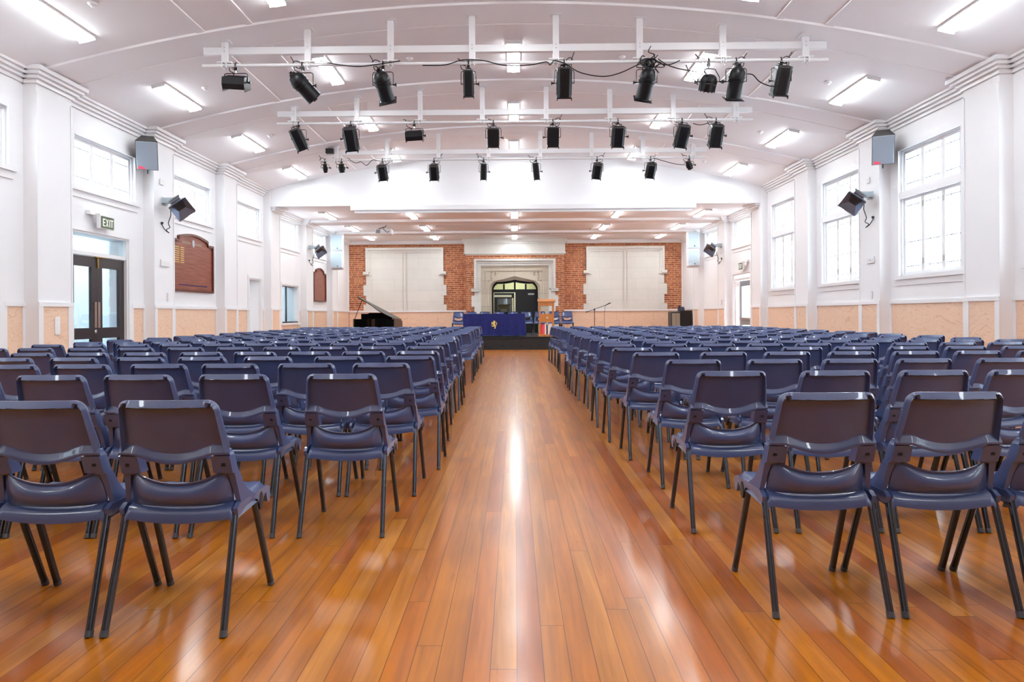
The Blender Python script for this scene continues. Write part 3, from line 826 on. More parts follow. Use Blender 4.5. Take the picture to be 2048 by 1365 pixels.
for bi, (y, kd) in enumerate(bays):
    for x, where in XS:
        z = (vault(x) if kd == 'v' else ZF) + 0.001
        if bi < 3: lab = 'fluorescent ceiling light on the vault overhead, nearer than the picture shows'; g = 'ceiling lights behind the viewpoint'
        elif kd == 'v': lab = 'lit fluorescent light on vaulted ceiling %s, %s nearest row' % (where, ORD[bi - 3]); g = 'fluorescent lights on the vaulted ceiling'
        else: lab = 'lit fluorescent light on flat far ceiling %s, %s row past bulkhead' % (where, ORD[bi - 7]); g = 'fluorescent lights on the flat far ceiling'
        if proto is None:
            t = proto = thing('ceiling_light', lab, 'light', (x, y, z), 0, g); lamp_parts(t)
        else: t = dup(proto, (x, y, z), 0, lab, g)
        if kd == 'v': t.rotation_euler = (0, math.atan(2 * 0.0205 * x), 0)
for (x, y, z, lab) in ((-W - 1.5, 10.6, 2.75, 'fluorescent light in the corridor seen above the dark double doors'), (-W - 1.6, 7.6, 2.75, 'added fluorescent light brightening the corridor near the cropped left doors'),
                       (-W - 1.5, 12.2, 2.75, 'added second fluorescent light brightening the corridor behind the dark double doors'),
                       (-W - 1.4, 17.6, 2.75, 'added fluorescent light brightening the room behind the white door'), (-W - 1.4, 20.5, 2.75, 'added fluorescent light brightening the kitchen behind the servery hatch'), (0, YF + 1.5, 2.95, 'added fluorescent light brightening the lobby behind the arched doors')):
    t = dup(proto, (x, y, z), 0, lab, 'fluorescent lights in the side rooms')  # all but the first are lamps added to brighten these rooms

# ================================================================ CHAIRS
def shell_grid(us, vs_, fn, th, mb, mi=0):
    """closed shell: back surface fn(u,v) plus a front surface pushed +y by th"""
    nu, nv = len(us), len(vs_)
    A = [fn(u, v) for v in vs_ for u in us]
    B = [(p[0], p[1] + th, p[2]) for p in A]
    fs = []
    o = nu * nv
    for j in range(nv - 1):
        for i in range(nu - 1):
            a = j * nu + i
            fs.append((a, a + 1, a + nu + 1, a + nu)); fs.append((o + a, o + a + nu, o + a + nu + 1, o + a + 1))
    for i in range(nu - 1):
        fs.append((i, o + i, o + i + 1, i + 1)); a = (nv - 1) * nu + i; fs.append((a, a + 1, o + a + 1, o + a))
    for j in range(nv - 1):
        a = j * nu; fs.append((a, a + nu, o + a + nu, o + a)); a = j * nu + nu - 1; fs.append((a, o + a, o + a + nu, a + nu))
    mb.add(A + B, fs, mi, True)
def sym(vals): return sorted({round(v, 5) for v in vals} | {round(-v, 5) for v in vals})
ZT, ZM = 0.81, 0.61
def back_y(z): return -0.105 - 0.10 * ((z - 0.52) / 0.29) - 0.006 * math.sin((z - 0.52) / 0.29 * 3.1)
def build_chair(root, full=True):
    if full:
        us = sym([0, .12, .24, .36, .48, .58, .66, .71, .76, .81, .85, .88, .90, .9085, .9155, .9243, .935, .955, .97, .985, 1.0])
        vs_ = [0, .02, .04, .07, .10, .13, .155, .17, .19, .24, .34, .45, .56, .66, .75, .81, .838, .850, .857, .868, .880, .89, .91, .955, .975, .99, 1.0]
    else:
        us = sym([0, .4, .7, .85, .93, .97, 1.0]); vs_ = [0, .05, .12, .4, .7, .85, .9, .94, 1.0]
    r = 0.038
    def zb(u):
        a = abs(u)
        return ZM + 0.0 if a > 0.70 else ZM - 0.034 * (math.cos(a / 0.70 * math.pi / 2) ** 1.0)
    def backf(u, v):
        hw0 = 0.196
        z_ = zb(u); zt = ZT
        hw = 0.198 - 0.020 * max(0.0, ((z_ + (zt - z_) * v) - ZM) / 0.2)
        x = u * hw
        ex = abs(x) - (hw - r)
        if ex > 0: zt = ZT - r + math.sqrt(max(0, r * r - ex * ex))
        z = z_ + (zt - z_) * v
        # distances to the edges
        dt = (ZT - z); ds = hw - abs(x)
        if dt < r and ds < r: d = r - math.hypot(r - dt, r - ds)
        else: d = min(dt * 0.58, ds)
        side = dt * 0.58 < ds * 1.0
        rim = 0.022
        wd = 0.015
        h = 0.0
        if d < wd: h = rim * (0.15 + 0.85 * d / wd)
        elif d < wd + 0.003: h = rim * (1 - (d - wd) / 0.003)
        db = z - z_
        if db < 0.036: h = max(h, 0.025 * min(1.0, (1 - db / 0.036) * 1.25))
        bow = 0.016 * (1 - u * u)
        return (x, back_y(z) - h - bow + 0.010, z)
    mb = MB(); shell_grid(us, vs_, backf, 0.006, mb)
    mb.build('backrest', 'navy', root)
    # posts joining back and seat, flaring out to the seat corners
    for s in ((-1, 1) if full else ()):
        mb = MB()
        ring = []
        for z, xi, xo, yb, yf in ((0.628, 0.140, 0.194, -0.002, 0.022), (0.607, 0.136, 0.197, -0.006, 0.03), (0.605, 0.132, 0.198, -0.017, 0.03), (0.540, 0.130, 0.200, -0.017, 0.034), (0.537, 0.138, 0.201, -0.006, 0.036), (0.530, 0.176, 0.202, -0.006, 0.04), (0.49, 0.184, 0.204, -0.008, 0.048), (0.455, 0.188, 0.207, -0.012, 0.066), (0.425, 0.194, 0.211, -0.012, 0.115), (0.40, 0.197, 0.214, -0.014, 0.14)):
            y = back_y(z) if z > 0.45 else back_y(0.45) + (0.45 - z) * 0.15
            ring.append([(s * xi, y + yb, z), (s * xo, y + yb, z), (s * xo, y + yf, z), (s * xi, y + yf, z)])
        vs = [p for q in ring for p in q]; fs = []
        for i in range(len(ring) - 1):
            for j in range(4): fs.append((i * 4 + j, i * 4 + (j + 1) % 4, i * 4 + 4 + (j + 1) % 4, i * 4 + 4 + j))
        fs += [(3, 2, 1, 0), tuple(range(len(vs) - 4, len(vs)))]
        mb.add(vs, fs, 0, True)
        y = back_y(0.572) - 0.0172
        mb.box((s * 0.172 - 0.006, y - 0.0012, 0.567), (s * 0.172 + 0.006, y + 0.004, 0.579), 1)  # dark block on the solid post, painting the shade of its hole
        mb.build('side_post', ['navy', 'hole'], root)
    # lower back: bulging bucket with a curled top lip
    us = sym([0, .15, .3, .45, .6, .72, .82, .9, .95, 1.0]) if full else sym([0, .5, .85, 1])
    vs_ = [0, .05, .1, .2, .34, .48, .62, .74, .82, .86, .88, .94, 1.0] if full else [0, .3, .6, .9, 1.0]
    def lowf(u, v):
        ztop = 0.503 + 0.062 * abs(u) ** 2.2
        zbot = 0.424 - 0.010 * (1 - u * u)
        z = zbot + (ztop - zbot) * v
        prof = max(0.0, math.sin(min(1, v * 0.86 + 0.10) * math.pi)) ** 0.6
        bul = 0.062 * (1 - abs(u) ** 4) * prof
        lip = -0.024 * max(0, (v - 0.88) / 0.12)
        x = u * 0.183
        return (x, -0.083 - (z - 0.43) * 0.12 - bul + lip, z)
    mb = MB(); shell_grid(us, vs_, lowf, 0.006, mb); mb.build('lower_back', 'navy', root)
    # seat pan: dished, rolled front, turned-down sides and a rear apron
    us = sym([0, .25, .5, .7, .84, .90, .95, .985, 1.0]) if full else sym([0, .6, .9, 1.0])
    ys = [-0.128, -0.124, -0.112, -0.08, -0.02, 0.05, 0.12, 0.17, 0.20, 0.216, 0.222]
    def seatp(u, y):
        a = abs(u); x = u * 0.205
        base = 0.430 + 0.012 * (y + 0.1) / 0.3 - 0.014 * (1 - a ** 2) * (1 if y < 0.12 else 0.5)
        if a > 0.90: x = math.copysign(0.1845 + (a - 0.9) * 0.26, u); base -= (a - 0.9) / 0.1 * 0.055 * (1 if -0.1 < y < 0.2 else 0.8)
        if y > 0.17: base -= (y - 0.17) ** 1.5 * 3.6
        if y < -0.08: base -= 0.012
        if y < -0.12: base -= 0.016
        if y < -0.125: base -= 0.016 + 0.008 * (1 - a * a)
        return (x, y, base)
    A = [seatp(u, y) for y in ys for u in us]; nu = len(us); nv = len(ys)
    B = [(p[0] * (1 if abs(u) < 0.9 else 0.985), p[1], p[2] - (0.006 if abs(u) < .95 else 0.0015)) for p, u in zip(A, us * nv)]
    o = nu * nv; fs = []
    for j in range(nv - 1):
        for i in range(nu - 1):
            a = j * nu + i; fs.append((a, a + 1, a + nu + 1, a + nu)); fs.append((o + a, o + a + nu, o + a + nu + 1, o + a + 1))
    for i in range(nu - 1): fs.append((i, o + i, o + i + 1, i + 1)); a = (nv - 1) * nu + i; fs.append((a, a + 1, o + a + 1, o + a))
    for j in range(nv - 1): a = j * nu; fs.append((a, a + nu, o + a + nu, o + a)); a += nu - 1; fs.append((a, o + a, o + a + nu, a + nu))
    mb = MB().add(A + B, fs, 0, True)
    if full:                                     # corner blocks that hold the legs
        for s in (-1, 1):
            ol = [(-0.125, 0.41), (-0.118, 0.384), (-0.085, 0.380), (-0.06, 0.392), (-0.03, 0.402), (0.05, 0.402), (0.075, 0.392), (0.09, 0.372), (0.13, 0.368), (0.145, 0.392), (0.165, 0.396), (0.18, 0.356), (0.20, 0.35), (0.212, 0.37), (0.208, 0.41), (0.17, 0.425), (-0.10, 0.425)]
            mb.prism(ol, s * 0.197, s * 0.2135, 'yz')
    mb.build('seat', 'navy', root)
    for s in (-1, 1):
        for top, foot in (((s * 0.198, -0.105, 0.39), (s * 0.206, -0.236, 0.0)), ((s * 0.198, 0.075, 0.39), (s * 0.207, 0.235, 0.0))):
            t, f = Vector(top), Vector(foot); d = (f - t)
            mb = MB(); f2 = t + d * 0.985
            mb.tube([t, f2], 0.0140, 12 if full else 6, ell=(0.85, 1.15))
            lg = mb.build('leg', 'leg_metal', root)
            if full:
                c0 = t + d * 0.945
                MB().tube([c0, f + Vector((0, 0, 0.001))], 0.0152, 12, ell=(0.85, 1.15)).build('foot_cap', 'leg_cap', lg)
    if full:
        for s in (-1, 1):                        # black linking plug on the side of the seat
            mb = MB(); M_ = Matrix.Translation((s * 0.2115, 0.11, 0.378)) @ Matrix.Rotation(math.pi / 2, 4, 'Y') @ Matrix.Diagonal((1.35, 0.8, 1, 1))
            mb.lathe([(0.026, -0.004), (0.026, 0.003), (0.018, 0.004)], 16, 0, M_)
            mb.build('link_plug', 'black', root)

G = 'navy plastic chairs set out in rows'
words = ['nearest', 'second', 'third', 'fourth', 'fifth', 'sixth', 'seventh', 'eighth', 'ninth', 'tenth', 'eleventh', 'twelfth', 'thirteenth', 'fourteenth', 'fifteenth', 'sixteenth', 'seventeenth', 'eighteenth', 'nineteenth', 'farthest']
seatw = ['aisle chair', 'second chair from the aisle', 'third chair from the aisle', 'fourth chair from the aisle', 'fifth chair from the aisle', 'sixth chair from the aisle', 'seventh chair from the aisle', 'eighth chair from the aisle', 'ninth chair from the aisle', 'tenth chair from the aisle', 'eleventh chair from the aisle']
# rows measured as (depth of the chair backs, lateral centres), nearest row first
def xs_from(pxs, py, Y): return [at(p, py, Y).x for p in pxs]
LROWS = [(2.43, xs_from([337, 73, -190], 800, 2.43)), (3.50, xs_from([683, 468, 274, 105, -70], 750, 3.5)),
         (4.29, xs_from([762, 613, 459, 318, 163, 22], 728, 4.29)), (5.02, xs_from([820, 677, 536, 404, 281, 148, 18], 714, 5.02)),
         (5.70, xs_from([834, 728, 618, 510, 403, 289, 174, 64, -45], 704, 5.7)), (6.60, xs_from([850, 754, 656, 563, 471, 371, 272, 172, 71, -20], 695, 6.6))]
RROWS = [(2.58, xs_from([1653, 1908, 2163], 782, 2.58)), (3.56, xs_from([1462, 1670, 1866, 2045], 740, 3.56)),
         (4.46, xs_from([1386, 1549, 1700, 1848, 2010, 2150], 718, 4.46)), (5.32, xs_from([1312, 1447, 1574, 1703, 1831, 1955, 2080], 703, 5.32)),
         (6.06, xs_from([1265, 1382, 1492, 1604, 1707, 1817, 1931, 2045], 694, 6.06)), (6.83, xs_from([1235, 1338, 1434, 1530, 1626, 1722, 1818, 1916, 2012], 688, 6.83))]
rg = random.Random(11)
yl = [7.45, 8.12, 8.9, 9.7, 10.5, 11.3, 12.15, 12.95, 13.8, 14.6, 15.4, 16.2, 17.0, 17.8]
for i, y in enumerate(yl):
    x0 = -0.84 - 0.012 * i - rg.random() * 0.10; p = (-5.02 - x0 + rg.uniform(-.06, .06)) / 9
    LROWS.append((y, [x0 + p * k + rg.uniform(-.008, .008) for k in range(10)]))
yr = [7.52, 8.2, 9.0, 9.75, 10.55, 11.35, 12.15, 12.95, 13.75, 14.6, 15.4, 16.2, 17.0]
for i, y in enumerate(yr):
    x0 = 1.02 + rg.uniform(-.06, .08); p = (5.24 - x0 + rg.uniform(-.05, .08)) / 9
    RROWS.append((y, [x0 + p * k + rg.uniform(-.008, .008) for k in range(10)]))
def relax(xs, d=0.442):
    xs = list(xs); sg = 1 if xs[-1] > xs[0] else -1
    for _ in range(40):
        for i in range(len(xs) - 1):
            g_ = sg * (xs[i + 1] - xs[i])
            if g_ < d: e = (d - g_) / 2; xs[i] -= sg * e; xs[i + 1] += sg * e
    return xs
LROWS = [(y, relax(x)) for y, x in LROWS]; RROWS = [(y, relax(x)) for y, x in RROWS]
chairs = []
for side, rows in (('left', LROWS), ('right', RROWS)):
    for ri, (y, xs) in enumerate(rows):
        for ci, x in enumerate(xs):
            last = ri == len(rows) - 1
            rw = 'farthest' if last else words[ri]
            rw = 'nearest row' if ri == 0 else ('farthest row' if last else words[ri] + ' nearest row')
            lab = 'navy chair in %s block, %s, %s' % (side, rw, 'at the aisle end' if ci == 0 else ORD[ci] + ' seat from aisle')
            chairs.append((y, x, side, ri, lab))
chairs.sort(key=lambda c: c[0])
full_p = low_p = None
rest = []
for n_, (y, x, side, ri, lab) in enumerate(chairs):
    loc = (x, y + 0.19, 0); rz = math.radians(rg.uniform(-0.5, 0.5)) if ri > 0 else math.radians(rg.uniform(-0.3, 0.3))
    if n_ >= 300: rest.append((loc, rz)); continue
    if ri < 10:
        if full_p is None:
            full_p = thing('plastic_chair', lab, 'chair', loc, rz, G); build_chair(full_p)
        else: dup(full_p, loc, rz, lab, G)
    else:
        if low_p is None:
            low_p = thing('plastic_chair', lab, 'chair', loc, rz, G); build_chair(low_p, False)
        else: dup(low_p, loc, rz, lab, G)
# the farthest chairs, beyond three hundred, as one object
mb = MB()
dg = bpy.context.evaluated_depsgraph_get()
for loc, rz in rest:
    M_ = Matrix.Translation(loc) @ Matrix.Rotation(rz, 4, 'Z')
    for ch in low_p.children:
        me = ch.data; mi = 0 if me.materials[0].name == 'navy' else 1
        mb.add([v.co for v in me.vertices], [tuple(p.vertices) for p in me.polygons], mi, True, M_)
o = mb.build('plastic_chair_block', ['navy', 'leg_metal'], fix=False); o['kind'] = 'stuff'
tag(o, 'dense far rows of navy plastic chairs in front of the stage, both blocks', 'chairs', G)
# chairs on the stage, facing the hall
for i, px in enumerate((917, 943, 970, 999, 1026, 1053, 1080, 1108, 1134)):
    p = at(px, 625, 24.5)
    pos = ['leftmost, beside the blue tablecloth', 'second from left, mostly behind the blue table', 'third from left, behind the blue table', 'fourth from left, behind the blue table', 'fifth from left, behind the blue table',
           'just right of the blue table', 'left of the lectern legs, seen between its posts', 'right of the lectern', 'rightmost'][i]
    dup(full_p, (p.x, 24.4, 0.40), math.pi + math.radians(rg.uniform(-3, 3)), 'blue chair on stage facing the hall, ' + pos, 'chairs on the stage')

# ================================================================ LIGHTING BARS AND STAGE LIGHTS
BARS = [(9.72, 'nearest', 4.82, 4.60), (12.76, 'middle', 4.81, 4.62), (15.80, 'farthest', 4.80, 4.62)]
HX = [-4.03, -2.87, -1.71, -0.575, 0.59, 1.75, 2.90, 4.04]
for yb_, nm, zbm, zp in BARS:
    t = thing('lighting_bar', 'white steel lighting bar hung across the vault, the %s of the three' % nm, 'lighting bar', (0, yb_, 0), 0, 'lighting bars')
    MB().box((-4.34, 0.03, zbm - 0.05), (4.34, 0.10, zbm + 0.05), bev=0.004).build('beam', 'gloss_white', t)
    MB().tube([(-4.34, 0, zp), (4.34, 0, zp)], 0.024, 14).build('pipe', 'gloss_white', t)
    for x in HX:
        zt = vault(x)
        mb = MB().box((x - 0.042, -0.01, zp + 0.05), (x + 0.042, 0.03, zt)).box((x - 0.075, -0.05, zt - 0.02), (x + 0.075, 0.08, zt))
        for dz in (-0.02, 0.03): mb.lathe([(0.009, 0), (0.009, 0.006)], 8, 1, Matrix.Translation((x, -0.01, zbm + dz)) @ Matrix.Rotation(math.pi / 2, 4, 'X'))
        mb.box((x - 0.10, -0.03, zp + 0.035), (x + 0.10, 0.03, zp + 0.05)); mb.box((x - 0.035, -0.03, zp - 0.035), (x - 0.025, 0.03, zp + 0.05)); mb.box((x + 0.025, -0.03, zp - 0.035), (x + 0.035, 0.03, zp + 0.05))
        mb.tube([(x, -0.02, zp + 0.04), (x, -0.02, zp - 0.06), (x + 0.012, -0.02, zp - 0.07), (x + 0.02, -0.02, zp - 0.05)], 0.005, 6, 1)
        mb.build('hanger', ['gloss_white', 'steel'], t)

def curl(t, x0, z0, seed, side=1, top=0.12):
    rr = random.Random(seed); q = side * (0.8 + 0.5 * rr.random()); u = 0.6 + 0.8 * rr.random()
    pts = [(x0 + q * .16, 0.03, z0 + .11 * u), (x0 + q * .12, 0.03, z0 + .05), (x0 + q * .15, 0.03, z0 + .01), (x0 + q * .10, 0.04, z0 + .06 * u), (x0 + q * .03, 0.04, z0 + .03), (x0 + q * .05, 0.03, z0 - .03 * u),
           (x0 + q * .11, 0.03, z0 - .01), (x0 + q * .10, 0.02, z0 - .07), (x0 + q * .04, 0.02, z0 - .10), (x0 + q * .05, 0.01, z0 - .15), (x0 + q * .01, 0.01, z0 - .19)]
    MB().tube(smooth(pts), 0.0065, 6).build('power_cable', 'cable', t)
def smooth(pts, k=4):
    P = [Vector(p) for p in pts]; out = []
    for i in range(len(P) - 1):
        p0, p1, p2, p3 = P[max(i - 1, 0)], P[i], P[i + 1], P[min(i + 2, len(P) - 1)]
        for j in range(k):
            t = j / k
            out.append(0.5 * ((2 * p1) + (-p0 + p2) * t + (2 * p0 - 5 * p1 + 4 * p2 - p3) * t * t + (-p0 + 3 * p1 - 3 * p2 + p3) * t ** 3))
    out.append(P[-1]); return out
def stage_light(kind, x, bar, lean, tilt, label, cat='stage light', w=None, h=0.40, side=1, seed=0, gel=None, pan=0.0):
    yb_, _, _, zp = BARS[bar]
    name = {'par': 'par_can_light', 'fres': 'fresnel_spotlight', 'box': 'box_spotlight', 'flood': 'floodlight', 'prof': 'profile_spotlight', 'round': 'round_spotlight', 'mini': 'small_spotlight'}[kind]
    t = thing(name, label, cat, (x, yb_ - 0.0, zp), 0, 'black stage lights on the lighting bars')
    w = w or {'par': 0.21, 'fres': 0.215, 'box': 0.20, 'flood': 0.30, 'prof': 0.15, 'round': 0.24, 'mini': 0.12}[kind]
    yw = w / 2 + (0.03 if kind not in ('flood',) else 0.015)
    yk = -0.11; pv = -0.29 if kind not in ('flood', 'mini') else (-0.24 if kind == 'flood' else -0.17)
    if kind == 'mini': yk = -0.09
    # clamp on the pipe
    mb = MB(); mb.tube([(0, 0.028, -0.03), (0, 0.034, 0.0), (0, 0.02, 0.03), (0, -0.01, 0.034), (0, -0.032, 0.012), (0, -0.03, -0.02)], 0.009, 8)
    mb.box((-0.02, -0.012, -0.07), (0.02, 0.03, -0.026)); mb.tube([(0, 0, -0.05), (0, 0, yk)], 0.011, 8, 1)
    mb.tube([(-0.045, 0.0, -0.05), (0.0, 0.0, -0.05)], 0.006, 6)
    mb.build('clamp', ['black_metal', 'steel'], t)
    # yoke
    c = 0.03
    pts = [(-yw, 0, pv), (-yw, 0, yk - c), (-yw + c * 0.3, 0, yk - c * 0.3), (-yw + c, 0, yk), (yw - c, 0, yk), (yw - c * 0.3, 0, yk - c * 0.3), (yw, 0, yk - c), (yw, 0, pv)]
    if kind == 'round': pts = [(-yw, 0, pv), (-yw, 0, pv + 0.06), (-yw * 0.6, 0, yk - 0.01), (-0.03, 0, yk), (0.03, 0, yk), (yw * 0.6, 0, yk - 0.01), (yw, 0, pv + 0.06), (yw, 0, pv)]
    MB().tube(pts, 0.009, 8, ell=(0.5, 1.4) if kind == 'round' else (0.6, 1.2)).build('yoke', 'black_metal', t)
    M_ = rotM((0, 0, pv), math.radians(tilt), math.radians(lean), math.radians(pan))
    # body pointing down local -z
    hs = MB()
    def oct_(hw, hd, ch): return [(-hw + ch, -hd), (hw - ch, -hd), (hw, -hd + ch), (hw, hd - ch), (hw - ch, hd), (-hw + ch, hd), (-hw, hd - ch), (-hw, -hd + ch)]
    hw = w / 2
    if kind == 'par':
        R = hw
        hs.lathe([(0.03, 0.215), (0.045, 0.21), (0.05, 0.19), (R * 0.72, 0.165), (R * 0.9, 0.13), (R * 0.98, 0.09), (R * 0.98, 0.07), (R * 1.05, 0.065), (R * 1.05, 0.05), (R * 0.98, 0.045), (R * 0.96, 0.02), (R * 1.02, 0.015), (R * 1.02, 0.0), (R * 0.93, -0.005), (R * 0.93, -0.215), (R * 0.98, -0.22), (R * 0.98, -0.232), (R * 0.86, -0.232), (R * 0.86, -0.05)], 28, 0, M_, caps=False)
        hs.box((-0.02, -0.02, 0.2), (0.02, 0.02, 0.235), 0, M_)
        hb = hs.build('housing', 'black_metal', t)
        MB().lathe([(R * 0.84, -0.06), (0.001, -0.10)], 20, 0, M_, caps=False).build('lens', 'reflector', hb)
        if gel:
            g = MB(); s_ = 0.125; a = R * 0.86
            ring = [(math.cos(2 * math.pi * i / 24), math.sin(2 * math.pi * i / 24)) for i in range(24)]
            vs = []; fs = []
            for i in range(24):
                cx_, cy_ = ring[i]; k = s_ / max(abs(cx_), abs(cy_))
                for zz in (-0.236, -0.242): vs += [(cx_ * a, cy_ * a, zz), (cx_ * k, cy_ * k, zz)]
            for i in range(24):
                p, q = i * 4, ((i + 1) % 24) * 4
                fs += [(p, p + 1, q + 1, q), (p + 2, q + 2, q + 3, p + 3), (p, q, q + 2, p + 2), (p + 1, p + 3, q + 3, q + 1)]
            g.add(vs, fs, 0, False, M_)
            fr_ = g.build('gel_frame', 'dark_grey' if gel == 'plain' else 'black_metal', t)
            if gel == 'red': MB().lathe([(a, -0.2385), (0.001, -0.2385)], 24, 0, M_, caps=False).build('red_gel', 'red', fr_)
        else:
            MB().box((-0.03, -R - 0.02, -0.245), (0.03, -R + 0.005, -0.225), 0, M_).box((-0.03, R - 0.005, -0.245), (0.03, R + 0.02, -0.225), 0, M_).build('gel_holder', 'black_metal', t)
    elif kind in ('fres', 'box', 'prof'):
        ch = 0.035 if kind == 'fres' else (0.006 if kind == 'box' else 0.02)
        hd = hw if kind != 'prof' else hw * 1.05
        L2 = h * 0.42
        ol = oct_(hw * 0.92, hd * 0.92, ch)
        hs.prism(ol, -L2, L2, 'xy', 0, M_)
        for i in range(7):                        # cooling fins
            yy = -hd * 0.55 + i * hd * 1.1 / 6
            hs.box((-hw * 0.965, yy - 0.004, -L2 * 0.8), (hw * 0.965, yy + 0.004, L2 * 0.8), 0, M_)
        for i in range(3):
            xx = -hw * 0.3 + i * hw * 0.3
            hs.box((xx - 0.004, -hd * 0.97, -L2 * 0.85), (xx + 0.004, hd * 0.97, L2 * 0.85), 0, M_)
        for sx in (-1, 1):
            hs.box((sx * hw * 0.95, -hd, -L2 - 0.02), (sx * hw * 0.90, hd, -L2 + 0.01), 0, M_)
            hs.box((sx * hw * 0.97, -hd * 1.05, -L2 - 0.032), (sx * hw * 0.87, -hd * 0.8, -L2), 0, M_)
        hs.box((-hw * 0.95, -hd, -L2 - 0.008), (hw * 0.95, -hd * 0.93, -L2 + 0.01), 0, M_); hs.box((-hw * 0.95, hd * 0.93, -L2 - 0.008), (hw * 0.95, hd, -L2 + 0.01), 0, M_)
        hb = hs.build('housing', 'black_metal', t)
        MB().prism(oct_(hw * 0.8, hd * 0.8, ch), -L2 - 0.004, -L2 + 0.0005, 'xy', 0, M_).build('lens', 'reflector', hb)
        rp = MB().prism(oct_(hw * 0.94, hd * 0.94, ch), L2, L2 + 0.014, 'xy', 0, M_)
        for i in range(5): rp.box((-hw * 0.7, -hd * 0.6 + i * hd * 0.2, L2 + 0.014), (hw * 0.7, -hd * 0.55 + i * hd * 0.2, L2 + 0.018), 0, M_)
        rp.build('rear_plate', 'dark_grey', t)
        MB().tube([M_ @ Vector(p) for p in ((-hw * .45, hd * .4, L2 + .012), (-hw * .45, hd * .4, L2 + .045), (hw * .45, hd * .4, L2 + .045), (hw * .45, hd * .4, L2 + .012))], 0.008, 6).build('handle', 'black_metal', t)
    elif kind == 'flood':
        hh = 0.085
        hs.prism([(-0.09, hh), (0.09, hh), (0.12, 0.0), (0.10, -hh * 0.9), (0.085, -hh * 0.9), (0.09, 0.0), (0.06, hh * 0.4), (-0.06, hh * 0.4), (-0.09, 0), (-0.085, -hh * 0.9), (-0.10, -hh * 0.9), (-0.12, 0.0)], -hw, hw, 'yz', 0, M_)
        for sx in (-1, 1): hs.prism([(-0.09, hh), (0.09, hh), (0.125, 0.0), (0.11, -hh * 1.25), (-0.11, -hh * 1.25), (-0.125, 0.0)], sx * hw, sx * (hw + 0.006), 'yz', 0, M_)
        for i in range(9): hs.box((-hw * 0.85, -0.085 + i * 0.018, hh), (hw * 0.85, -0.079 + i * 0.018, hh + 0.006), 0, M_)
        hb = hs.build('housing', 'black_metal', t)
        MB().tube([M_ @ Vector((-hw * 0.7, 0, -0.0)), M_ @ Vector((hw * 0.7, 0, -0.0))], 0.008, 8).build('bulb', 'paper', hb)
    elif kind == 'round':
        R = hw
        hs.lathe([(0.02, 0.10), (0.06, 0.095), (R * 0.78, 0.07), (R * 0.92, 0.03), (R * 0.92, 0.0), (R * 1.0, -0.01), (R * 1.0, -0.04), (R * 0.93, -0.045), (R * 0.93, -0.12), (R * 0.85, -0.12), (R * 0.85, -0.05)], 12, 0, M_, smooth=False, caps=False)
        for k in range(12):
            a = k * math.pi / 6; hs.box((R * 0.9 * math.cos(a) - 0.006, R * 0.9 * math.sin(a) - 0.006, -0.13), (R * 0.9 * math.cos(a) + 0.006, R * 0.9 * math.sin(a) + 0.006, 0.02), 0, M_)
        hb = hs.build('housing', 'black_metal', t); MB().lathe([(R * 0.84, -0.07), (0.001, -0.09)], 12, 0, M_, caps=False).build('lens', 'reflector', hb)
    else:
        R = hw
        hs.lathe([(0.02, 0.09), (R * 0.8, 0.085), (R * 0.8, 0.02), (R, 0.015), (R, -0.05), (R * 0.8, -0.055), (R * 0.8, -0.10), (R * 0.66, -0.10), (R * 0.66, -0.06)], 16, 0, M_, caps=False)
        hb = hs.build('housing', 'black_metal', t); MB().lathe([(R * 0.66, -0.07), (0.001, -0.06)], 12, 0, M_, caps=False).build('lens', 'reflector', hb)
    for sx in ((-1, 1) if kind == 'round' else (side,)):
        mb = MB().lathe([(0.012, 0), (0.012, 0.03), (0.026, 0.03), (0.026, 0.042)], 8, 0, Matrix.Translation((sx * yw, 0, pv)) @ Matrix.Rotation(sx * math.pi / 2, 4, 'Y'))
        mb.build('tilt_knob', 'black_metal', t)
    mb = MB().tube([(-yw, 0, pv), (-hw * 0.8, 0, pv)], 0.006, 6).tube([(yw, 0, pv), (hw * 0.8, 0, pv)], 0.006, 6); mb.build('pivot', 'black_metal', t)
    curl(t, 0, 0.0, seed + 3, -side)
    return t
def bx_(px, bar): return at(px, 124, BARS[bar][0]).x
B1 = 'nearest lighting bar'; B2 = 'middle lighting bar'; B3 = 'farthest lighting bar'
stage_light('flood', bx_(472, 0), 0, 4, 25, 'black open-fronted floodlight at the left end of the nearest lighting bar', seed=1)
stage_light('par', bx_(605, 0), 0, -42, 28, 'black cylindrical lamp tipped steeply to the right, second on nearest bar', w=0.235, side=1, seed=2)
stage_light('par', bx_(766, 0), 0, -12, 38, 'black cylindrical lamp with dark square frame, third on nearest bar', w=0.225, seed=3, gel='plain')
stage_light('prof', bx_(937, 0), 0, 0, 14, 'narrow black spotlight pointing straight down, fourth on nearest bar', seed=4, h=0.40)
stage_light('fres', bx_(1128, 0), 0, 0, 22, 'ribbed black spotlight right of centre, fifth on nearest bar', seed=5, h=0.46, side=-1)
stage_light('par', bx_(1293, 0), 0, 10, 34, 'black cylindrical lamp with red filter beneath the cable coil, nearest bar', w=0.225, side=-1, seed=6, gel='red')
stage_light('round', bx_(1417, 0), 0, 6, 30, 'squat round black spotlight in a forked yoke, nearest bar', seed=7)
stage_light('par', bx_(1472, 0), 0, 2, 30, 'black cylindrical lamp with red filter, second from right, nearest bar', w=0.225, side=-1, seed=8, gel='red')
stage_light('fres', bx_(1562, 0), 0, 3, 26, 'ribbed black spotlight at the right end of the nearest bar', seed=9, h=0.44, side=-1)
stage_light('fres', bx_(597, 1), 1, -20, 26, 'ribbed black spotlight tipped right, leftmost on the middle bar', seed=10, h=0.44)
stage_light('fres', bx_(701, 1), 1, -4, 30, 'ribbed black spotlight, second from left on middle bar', seed=11, h=0.46, w=0.24, side=-1)
